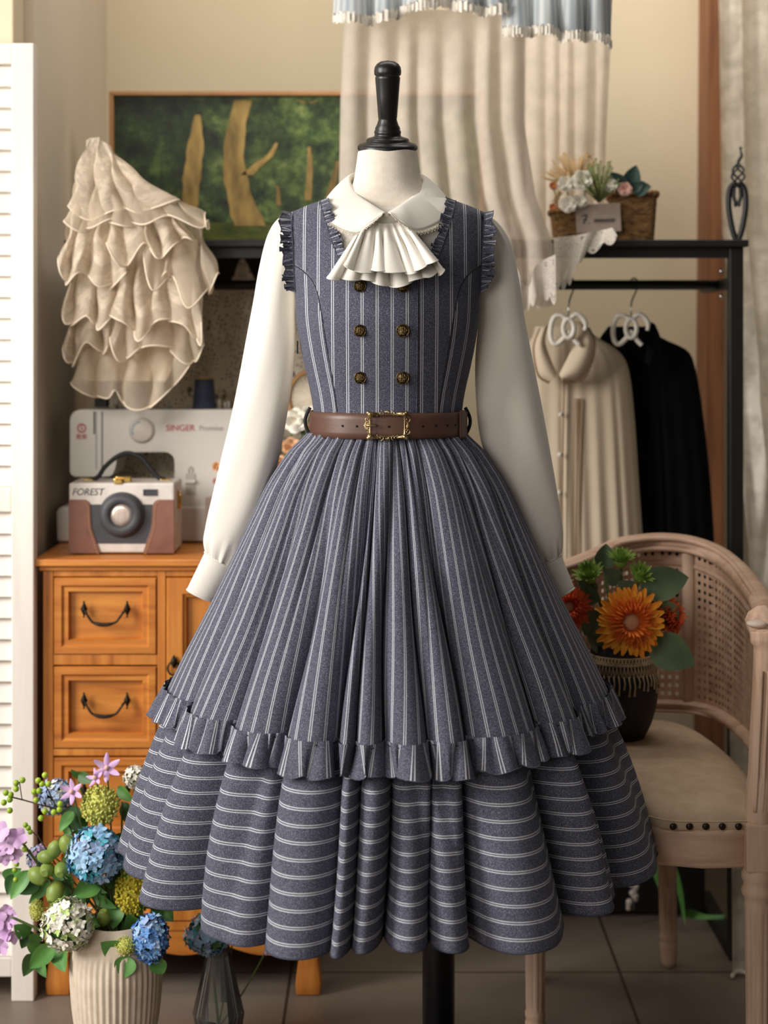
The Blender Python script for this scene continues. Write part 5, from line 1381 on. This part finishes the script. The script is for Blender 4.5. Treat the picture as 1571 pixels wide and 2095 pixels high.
for lab, x, y, r, mt in (('white fabric rose at the left of the shelf basket', 1156, 377, 17, 'whitepetal'), ('large white rose in the middle of the shelf basket', 1190, 370, 22, 'whitepetal'), ('white cotton bloom low on the shelf basket front', 1163, 420, 18, 'whitepetal'), ('white cotton bloom beside the pink card', 1187, 412, 15, 'whitepetal'), ('creamy white bud next to the green sprig', 1248, 380, 15, 'whitepetal'), ('dusty pink blossom in front of the dark leaves', 1278, 388, 15, 'pinkpetal'), ('small orange flower at the far left of the shelf basket', 1131, 381, 9, 'apricot'), ('small orange flower at the lower left of the shelf basket', 1131, 425, 9, 'apricot')):
    c = P(x, y, SD-.02); t = thing('rose', lab, 'flower', c, 'blooms in the shelf basket'); m = MB(); rr = r/F*SD; rnd = random.Random(x)
    for layer, (n, q, cup) in enumerate(((6, 1.0, .3), (5, .8, .8), (4, .5, 1.5))): floret_into(m, c+Vector((0, -.15*rr*layer, 0)), (rnd.uniform(-.2, .2), -1, .2), rr*q, n, rnd, cup=cup, pw=.9, nq=4)
    m.build('petals', M[mt], t); m = MB(); m.tube([c, c+Vector((.01, .03, -.02)), Vector((c.x*.7+XX(1200, SD)*.3, SD+.05, RZ+.03))], .0012, 5); m.build('stem', M['stem'], t)
t = thing('green_sprig', 'feathery green sprig in the middle of the shelf basket', 'sprig', P(1222, 420, SD)); m = MB(); rnd = random.Random(5)
for k in range(90):
    b = P(1225, 415, SD-.01); a = rnd.uniform(-1.2, 1.2); L = rnd.uniform(.03, .085); e = b+Vector((math.sin(a)*L*.5, rnd.uniform(-.03, .01), math.cos(a)*L)); m.tube([b, b.lerp(e, .6)+Vector((0, -.004, 0)), e], [.0008, .0008, .0014], 4); m.ball(e, .0022, 4)
m.build('fronds', M['fern'], t)
t = thing('dried_grass', 'tan dried grass plume behind the white roses on the shelf', 'dried grass', P(1180, 380, SD+.02)); m = MB()
for k in range(80):
    b = P(1178, 385, SD+.01); a = rnd.uniform(-1.3, .7); L = rnd.uniform(.03, .075); e = b+Vector((math.sin(a)*L, rnd.uniform(-.01, .01), math.cos(a)*L)); m.tube([b, e], [.0008, .0016], 4)
for (x, y) in ((1206, 320), (1140, 372), (1145, 400), (1135, 408)):
    for k in range(14): b = P(x, y, SD); m.tube([b, b+Vector((rnd.uniform(-.008, .008), -.004, rnd.uniform(-.012, .014)))], .001, 4)
m.build('plumes', M['straw'], t)
t = thing('dark_leaf_sprig', 'sprig of four dark blue green leaves at the basket right', 'leaf sprig', P(1290, 400, SD))
for (b, e, w) in (((1278, 392), (1248, 352), .034), ((1285, 385), (1302, 338), .034), ((1295, 388), (1332, 382), .03), ((1290, 388), (1315, 378), .024)):
    m = MB(); leaf_into(m, P(*b, SD-.01), P(*e, SD-.025), w*1.0, curl_=.05); m.build('leaf', M['leafb'], t)
m = MB(); m.tube([P(1285, 390, SD-.01), P(1288, 420, SD+.03)], .0016, 5); m.build('stem', M['stem'], t)

# ================================================================== CHAIR
chair = thing('cane_armchair', 'limed wood cane back armchair with a beige linen seat', 'chair', (.46, 2.6, 0))
TOPR = [(.556, 2.335, .715), (.585, 2.43, .725), (.600, 2.55, .738), (.603, 2.66, .752), (.598, 2.75, .766), (.582, 2.82, .778), (.55, 2.86, .787), (.512, 2.872, .791), (.47, 2.872, .79), (.42, 2.85, .785), (.375, 2.80, .774), (.33, 2.755, .764), (.27, 2.70, .752), (.235, 2.60, .738)]
tr = cat(TOPR, 8)
def inset(p, k): c = Vector((.465, 2.58, 0)); q = Vector((p.x, p.y, 0)); q = c+(q-c)*k; return q
def rail(name, pts, rad, zoff=0, ribs=True):
    m = MB(); m.tube(pts, rad, 14, flat=.8)
    if ribs:
        for dz in (-.45, .45): m.tube([p+Vector((0, -rad*.55, rad*dz))+(Vector((.465, 2.6, p.z))-p).normalized()*rad*.55 for p in pts], rad*.25, 6)
    return m.build(name, M['paleh'], chair)
rail('top_rail', tr, .0200)
lowr = []
for p in tr[:-4]:
    q = inset(p, .965); lowr.append(Vector((q.x, q.y, .50)))
rail('lower_rail', lowr[4:], .0135)
inner = [Vector((*inset(p, .985)[:2], p.z-.036)) for p in tr]
m = MB(); m.tube(inner[6:], .006, 8); m.build('inner_bead', M['paleh'], chair)
Lc = [0]
for a, b in zip(tr, tr[1:]): Lc.append(Lc[-1]+(b-a).length)
def cane(u, v):
    i = u*(len(tr)-5); k = min(int(i), len(tr)-6); p = tr[k].lerp(tr[k+1], i-k); q = inset(p, lerp(.975, .97, v)); return Vector((q.x, q.y, lerp(p.z-.012, .505, v)))
m = MB(); m.grid(cane, 110, 30, uvf=lambda u, v: (Lc[min(int(u*(len(tr)-5)), len(Lc)-1)], v*.27)); m.build('cane_panel', M['cane'], chair, solid=.0)
for idx in (49, 86):
    p = tr[min(idx, len(tr)-6)]; q = inset(p, .965)
    m = MB(); m.tube([Vector((q.x, q.y-.002, p.z-.01)), Vector((q.x, q.y-.002, .5))], [.012, .010], 10, flat=.5); m.build('back_splat', M['pale'], chair)
# arm front post (right) + wrapped corner
def leg(pr, x, y, splay=(0, 0), flutes=True, name='leg'):
    m = MB(); ztop = pr[-1][1]
    m.lathe([(r, z) for r, z in pr], (0, 0, 0), 60, mod=lambda a, r, z: r*(1-.09*max(0, math.cos(a*10)) if flutes and .07 < z < .33 else 1))
    for k in range(len(m.v)): p = m.v[k]; s_ = 1-p.z/ztop; m.v[k] = Vector((x+p.x+splay[0]*s_, y+p.y+splay[1]*s_, p.z))
    m.build(name, M['pale'], chair)
LPR = [(0, 0), (.012, 0), (.0145, .012), (.0165, .04), (.0165, .046), (.0145, .05), (.0165, .055), (.0165, .062), (.0150, .066), (.0158, .075), (.0172, .2), (.0190, .32), (.020, .335), (.0185, .341), (.022, .347), (.024, .353), (.022, .359), (.0195, .364), (.023, .371), (.0235, .378), (.021, .384), (.021, .388)]
leg(LPR, .543, 2.325); leg(LPR, XX(1095, 2.60), 2.60)
LPB = [(a, b) for a, b in LPR[:12]]+[(.0185, .30), (.018, .42)]
leg(LPB, .505, 2.87, (.02, .08)); leg(LPB, .29, 2.83, (-.02, .05))
m = MB(); m.box(.522, .566, 2.303, 2.347, .385, .455); m.build('corner_block', M['pale'], chair, bevel=.003)
m = MB(); pp = cat([(.543, 2.325, .45), (.548, 2.33, .50), (.552, 2.335, .56), (.556, 2.335, .64), (.558, 2.335, .70), (.558, 2.338, .727)], 6)
m.tube(pp, [.021]*8+[.0195]*8+[.019]*10+[.0235]*5, 12)
for dx in (-.010, 0, .010): m.tube([p+Vector((dx, -.0185, 0)) for p in pp[3:22]], .0028, 6)
m.build('arm_post', M['pale'], chair)
m = MB(); m.tube([(.5585, 2.345, .722), (.56, 2.37, .736), (.575, 2.41, .742)], [.02, .025, .015], 12); m.build('arm_cap', M['pale'], chair)
m = MB()
for a, r in ((0, .012),): m.ball(P(1550, 1276, 2.345), .012, 10, (1.4, 1.3, .5))
m.build('corner_wrap', M['card'], chair)
# seat rails
SEATP = [(.553, 2.318), (.46, 2.312), (.395, 2.33), (.33, 2.44), (.262, 2.60), (.27, 2.78), (.34, 2.855), (.43, 2.87), (.50, 2.865), (.545, 2.79), (.566, 2.65), (.572, 2.5), (.566, 2.38)]
def ring_pts(k, z):
    c = Vector((.45, 2.57, 0)); return [Vector((c.x+(x-c.x)*k, c.y+(y-c.y)*k, z)) for x, y in SEATP]
m = MB(); n = len(SEATP)
def extr(m, rings):
    o = len(m.v)
    for r in rings: m.v.extend(r)
    nn = len(rings[0])
    for i in range(len(rings)-1):
        for k in range(nn): m.face((o+i*nn+k, o+i*nn+(k+1) % nn, o+(i+1)*nn+(k+1) % nn, o+(i+1)*nn+k))
    m.face([o+k for k in reversed(range(nn))]); L = o+(len(rings)-1)*nn; m.face([L+k for k in range(nn)])
extr(m, [ring_pts(.97, .388), ring_pts(.985, .388), ring_pts(.99, .395), ring_pts(.975, .402), ring_pts(.985, .409), ring_pts(.985, .430), ring_pts(1.0, .436), ring_pts(1.0, .444)])
m.build('seat_rail', M['paleh'], chair)
dense = cat([Vector((x, y, 0)) for x, y in SEATP]+[Vector((SEATP[0][0], SEATP[0][1], 0))], 6)[:-1]
def sring(k, z): c = Vector((.45, 2.57, 0)); return [Vector((c.x+(p.x-c.x)*k, c.y+(p.y-c.y)*k, z)) for p in dense]
m = MB(); extr(m, [sring(.985, .442), sring(1.0, .446), sring(1.0, .456), sring(.985, .466), sring(.95, .474), sring(.85, .483), sring(.6, .491), sring(.3, .494)]); m.build('seat', M['linen'], chair)
m = MB(); m.tube(sring(1.0, .457), .0012, 5, closed=True)
m.build('seat_piping', M['linen'], chair)
for k in range(10):
    px = 1545-k*33.5 if k else 1543; D = 2.308; 
    p = P(px, 1698, 2.308)
    if p.x < .40: break
    m = MB(); m.ball((p.x, 2.310, .4505), .0052, 8, (1, .6, 1)); m.build('upholstery_nail', M['nail'], chair)

# ---- black vase with sunflowers on the chair
KD = 2.66; kx = XX(1270, KD); kz = .494
kv = thing('black_vase', 'black ribbed vase with jute fringe standing on the chair seat', 'vase', (kx, KD, kz))
m = MB(); prf = [(0, kz), (.034, kz), (.04, kz+.004), (.052, kz+.03), (.0605, kz+.07), (.0595, kz+.105), (.053, kz+.135), (.048, kz+.15), (.046, kz+.156), (.043, kz+.15), (.0, kz+.13)]
dp = cat([Vector((a, 0, b)) for a, b in prf], 4); m.lathe([(max(0, p.x), p.z) for p in dp], (kx, KD, 0), 80, mod=lambda a, r, z: r*(1+.006*math.cos(a*34))); m.build('vase_body', M['vaseblack'], kv)
m = MB(); m.tube([Vector((kx+.0525*math.cos(TAU*k/60), KD+.0525*math.sin(TAU*k/60), kz+.138)) for k in range(60)], .0022, 6, closed=True)
m.tube([Vector((kx+.056*math.cos(TAU*k/60), KD+.056*math.sin(TAU*k/60), kz+.128)) for k in range(60)], .0016, 6, closed=True)
for k in range(120):
    a = TAU*k/60; a2 = a+(.1 if k >= 60 else -.1); m.tube([Vector((kx+.054*math.cos(a), KD+.054*math.sin(a), kz+.138)), Vector((kx+.060*math.cos(a2), KD+.060*math.sin(a2), kz+.110))], .0012, 4)
rnd = random.Random(9)
for k in range(46):
    a = TAU*k/46; L = rnd.uniform(.018, .034); m.tube([Vector((kx+.060*math.cos(a), KD+.060*math.sin(a), kz+.112)), Vector((kx+.0625*math.cos(a+.03), KD+.0625*math.sin(a+.03), kz+.112-L*.5)), Vector((kx+.0628*math.cos(a), KD+.0628*math.sin(a), kz+.112-L))], [.0014, .0014, .0022], 5)
m.build('jute_fringe', M['fringe'], kv)
Kb = Vector((kx, KD, kz+.13)); Kp = lambda x, y, d=0: P(x, y, KD-.06+d)
def sunflower(label, c, nrm, R, m1, m2, seed, disc=.32, leaves=()):
    rnd = random.Random(seed); c = Vector(c); nrm = Vector(nrm).normalized(); t = thing('sunflower', label, 'flower', c); a = nrm.orthogonal().normalized(); b = nrm.cross(a); m = MB()
    for ringi, (n, r0, r1, w, cup, mi) in enumerate(((22, .3, 1.0, .23, .12, 0), (22, .3, .90, .21, .2, 0), (30, .25, .72, .09, .3, 1), (34, .22, .58, .07, .42, 1), (30, .2, .45, .06, .5, 1))):
        m.cur = mi
        for k in range(n):
            an = TAU*(k+rnd.uniform(-.25, .25)+.5*ringi)/n; d = a*math.cos(an)+b*math.sin(an); s = nrm.cross(d); L = r1*rnd.uniform(.88, 1.05)*R; tw = rnd.uniform(-.15, .15); cc = cup*rnd.uniform(.6, 1.3)
            def f(u, v):
                q = -1+2*v; rr = lerp(r0*R, L, u); ww = w*R*math.sin(PI*min(.97, u*.75+.2))**.7
                return c+d*rr+s*(ww*q*.5+tw*R*.2*u)+nrm*(R*(cc*math.sin(u*PI*.7)+.04*ringi)+.03*R*(q*q))
            m.grid(f, 5, 2)
    m.build('petals', [M[m1], M[m2]], t)
    m = MB(); m.lathe([(R*.26, -.0), (R*.25, .12*R), (R*.15, .22*R), (.0001, .25*R)], (0, 0, 0), 20, mat=Matrix.Translation(c+nrm*R*.12) @ nrm.to_track_quat('Z', 'Y').to_matrix().to_4x4()); m.build('disc', M['discpink'], t)
    m = MB(); m.tube(cat([c-nrm*.004, c.lerp(Kb, .5)-nrm*.02, Kb-Vector((0, 0, .03))], 6), .003, 6); m.build('stem', M['stem'], t)
    for (p, q, w, mt) in leaves: m = MB(); leaf_into(m, p, q, w, curl_=.04); m.build('leaf', M[mt], t)
sunflower('large orange sunflower facing forward on the chair', Kp(1287, 1272, -.03), (.05, -1, .12), 76/F*2.57, 'orange', 'orange2', 1,
          leaves=[(Kp(1330, 1310), Kp(1422, 1362, -.02), .062, 'leafg'), (Kp(1310, 1200), Kp(1410, 1182, 0), .058, 'leafg'), (Kp(1340, 1230), Kp(1380, 1290, .02), .05, 'leafg')])
sunflower('red orange flower partly hidden behind the right cuff', Kp(1163, 1243, .01), (-.1, -1, .25), 50/F*2.6, 'redorange', 'redorange', 2, leaves=[(Kp(1190, 1215, .02), Kp(1225, 1230, -.0), .035, 'leafg')])
sunflower('orange sunflower turned sideways at the right of the bunch', Kp(1362, 1262, .02), (.75, -.6, .25), 50/F*2.6, 'orange2', 'redorange', 3)
def bud(label, c, nrm, R, seed):
    rnd = random.Random(seed); c = Vector(c); nrm = Vector(nrm).normalized(); t = thing('green_bud', label, 'flower', c, 'green chrysanthemum buds above the sunflower'); m = MB(); a = nrm.orthogonal().normalized(); b = nrm.cross(a)
    for ringi, (n, spread, L) in enumerate(((14, .95, 1.0), (12, .65, 1.1), (9, .35, 1.1), (6, .15, 1.0))):
        for k in range(n):
            an = TAU*(k+rnd.uniform(-.3, .3))/n; d = a*math.cos(an)+b*math.sin(an); e = c+d*(R*spread*1.05)+nrm*(R*L*.8*(1.15-spread*.5))
            leaf_into(m, c+d*R*.15, e, R*.3, nrm=d*-1+nrm*.2, curl_=-.05, n=5)
    m.ball(c, R*.4, 8); m.build('petals', M['budgreen'], t); m = MB(); m.tube(cat([c, c.lerp(Kb, .5), Kb-Vector((0, 0, .02))], 6), .0028, 6); m.build('stem', M['stem'], t)
    m = MB(); leaf_into(m, c.lerp(Kb, .2), c.lerp(Kb, .2)+Vector((-.03, -.01, .02)), .03); m.build('leaf', M['leafg'], t)
bud('green bud standing tallest above the sunflower', Kp(1270, 1150, .02), (0, -.35, 1), 34/F*2.6, 1)
bud('green bud at the left beside the right cuff', Kp(1207, 1180, .01), (-.3, -.5, .8), 36/F*2.6, 2)
bud('green bud at the right in front of the cane back', Kp(1308, 1180, .0), (.25, -.6, .7), 32/F*2.6, 3)
lt = thing('leaf_sprig', 'grey green leaf pair rising behind the green buds', 'leaf sprig', Kb)
for (b_, e_, w) in (((1235, 1165), (1240, 1112), .036), ((1215, 1160), (1185, 1190), .03), ((1250, 1320), (1200, 1300), .04), ((1230, 1250), (1195, 1300), .05)):
    m = MB(); leaf_into(m, Kp(*b_, .04), Kp(*e_, .04), w, curl_=.03); m.build('leaf', M['leafg'], lt)
m = MB(); m.tube([Kp(1235, 1165, .04), Kb-Vector((0, 0, .02))], .0022, 5); m.build('stem', M['stem'], lt)

# ---- floor bits behind the chair
t = thing('strap_leaf_plant', 'long green strap leaves drooping to the floor behind the chair', 'plant', (XX(1400, 3.1), 3.1, 0))
for (pts, w) in (([(1345, 1700), (1342, 1760), (1350, 1800), (1362, 1850)], .03), ([(1372, 1760), (1392, 1830), (1400, 1895)], .012), ([(1400, 1870), (1430, 1885), (1480, 1880)], .03)):
    m = MB(); L = cat([P(x, y, 3.12) for x, y in pts], 6)
    m.grid(lambda u, v: samp(L, u)+Vector(((v-.5)*w*math.sin(PI*min(.98, .25+u*.75)), .01*math.sin(u*4), (v-.5)*w*.3+.006)), 20, 3); m.build('leaf', M['leaf'], t)
t = thing('pompom_trim', 'white pompom garland hanging behind the skirt hem at right', 'garland', P(1300, 1750, 3.15)); rnd = random.Random(4)
m = MB()
for k in range(16): m.ball(P(1296+rnd.uniform(-6, 6)-(k > 12)*10, 1765+k*6.2, 3.15), rnd.uniform(.005, .008), 6)
m.build('pompoms', M['spice'], t); m = MB(); m.tube([P(1298, 1700, 3.155), P(1296, 1862, 3.155)], .001, 5); m.build('cord', M['spice'], t)

# ================================================================== CAMERA, LIGHT
cam = bpy.data.cameras.new('camera'); co = bpy.data.objects.new('camera', cam); C.objects.link(co); scene.camera = co
co.location = (0, 0, CH); co.rotation_euler = (PI/2, 0, 0)
cam.sensor_fit = 'VERTICAL'; cam.sensor_height = 36; cam.sensor_width = 27; cam.lens = F/2095*36; cam.shift_y = -(1047.5-HY)/2095
cam.clip_start = .05
cam.dof.use_dof = True; cam.dof.focus_distance = 2.26; cam.dof.aperture_fstop = 3.4
def area(name, loc, target, size, power, col, sy=None):
    l = bpy.data.lights.new(name, 'AREA'); l.energy = power; l.color = col; l.shape = 'RECTANGLE'; l.size = size; l.size_y = sy or size
    o = bpy.data.objects.new(name, l); C.objects.link(o); o.location = loc
    d = Vector(target)-Vector(loc); o.rotation_euler = d.to_track_quat('-Z', 'Y').to_euler(); return o
area('window_key', (-2.35, 1.35, 1.8), (-.1, 2.5, .95), 1.0, 98, (1, .97, .93), 1.6)
area('ceiling_wash', (.1, 2.7, 2.75), (.1, 3.6, 1.5), 1.8, 20, (1, .94, .85), .6)
sp = bpy.data.lights.new('added_cloth_fill', 'SPOT'); sp.energy = 24; sp.color = (1, .95, .88); sp.spot_size = math.radians(33); sp.spot_blend = .8; sp.shadow_soft_size = .12  # added fill spot brightening the lace cloth corner, not a lamp of the room
so = bpy.data.objects.new('added_cloth_fill', sp); C.objects.link(so); so.location = (-.62, 1.5, 1.42); so.rotation_euler = (Vector((-.44, 3.2, 1.0))-so.location).to_track_quat('-Z', 'Y').to_euler()
area('front_fill', (-1.5, -.5, 1.7), (-.1, 2.8, .9), 1.6, 34, (1, .93, .86), 1.8)
w = bpy.data.worlds.new('world'); scene.world = w; w.use_nodes = True
w.node_tree.nodes['Background'].inputs[0].default_value = (1, .93, .84, 1); w.node_tree.nodes['Background'].inputs[1].default_value = .09
scene.view_settings.view_transform = 'Standard'; scene.view_settings.look = 'None'; scene.view_settings.exposure = 0
scene.cycles.max_bounces = 6; scene.cycles.diffuse_bounces = 3; scene.cycles.glossy_bounces = 3; scene.cycles.transmission_bounces = 6; scene.cycles.transparent_max_bounces = 12
scene.cycles.use_denoising = True
scene.cycles.caustics_reflective = False; scene.cycles.caustics_refractive = False
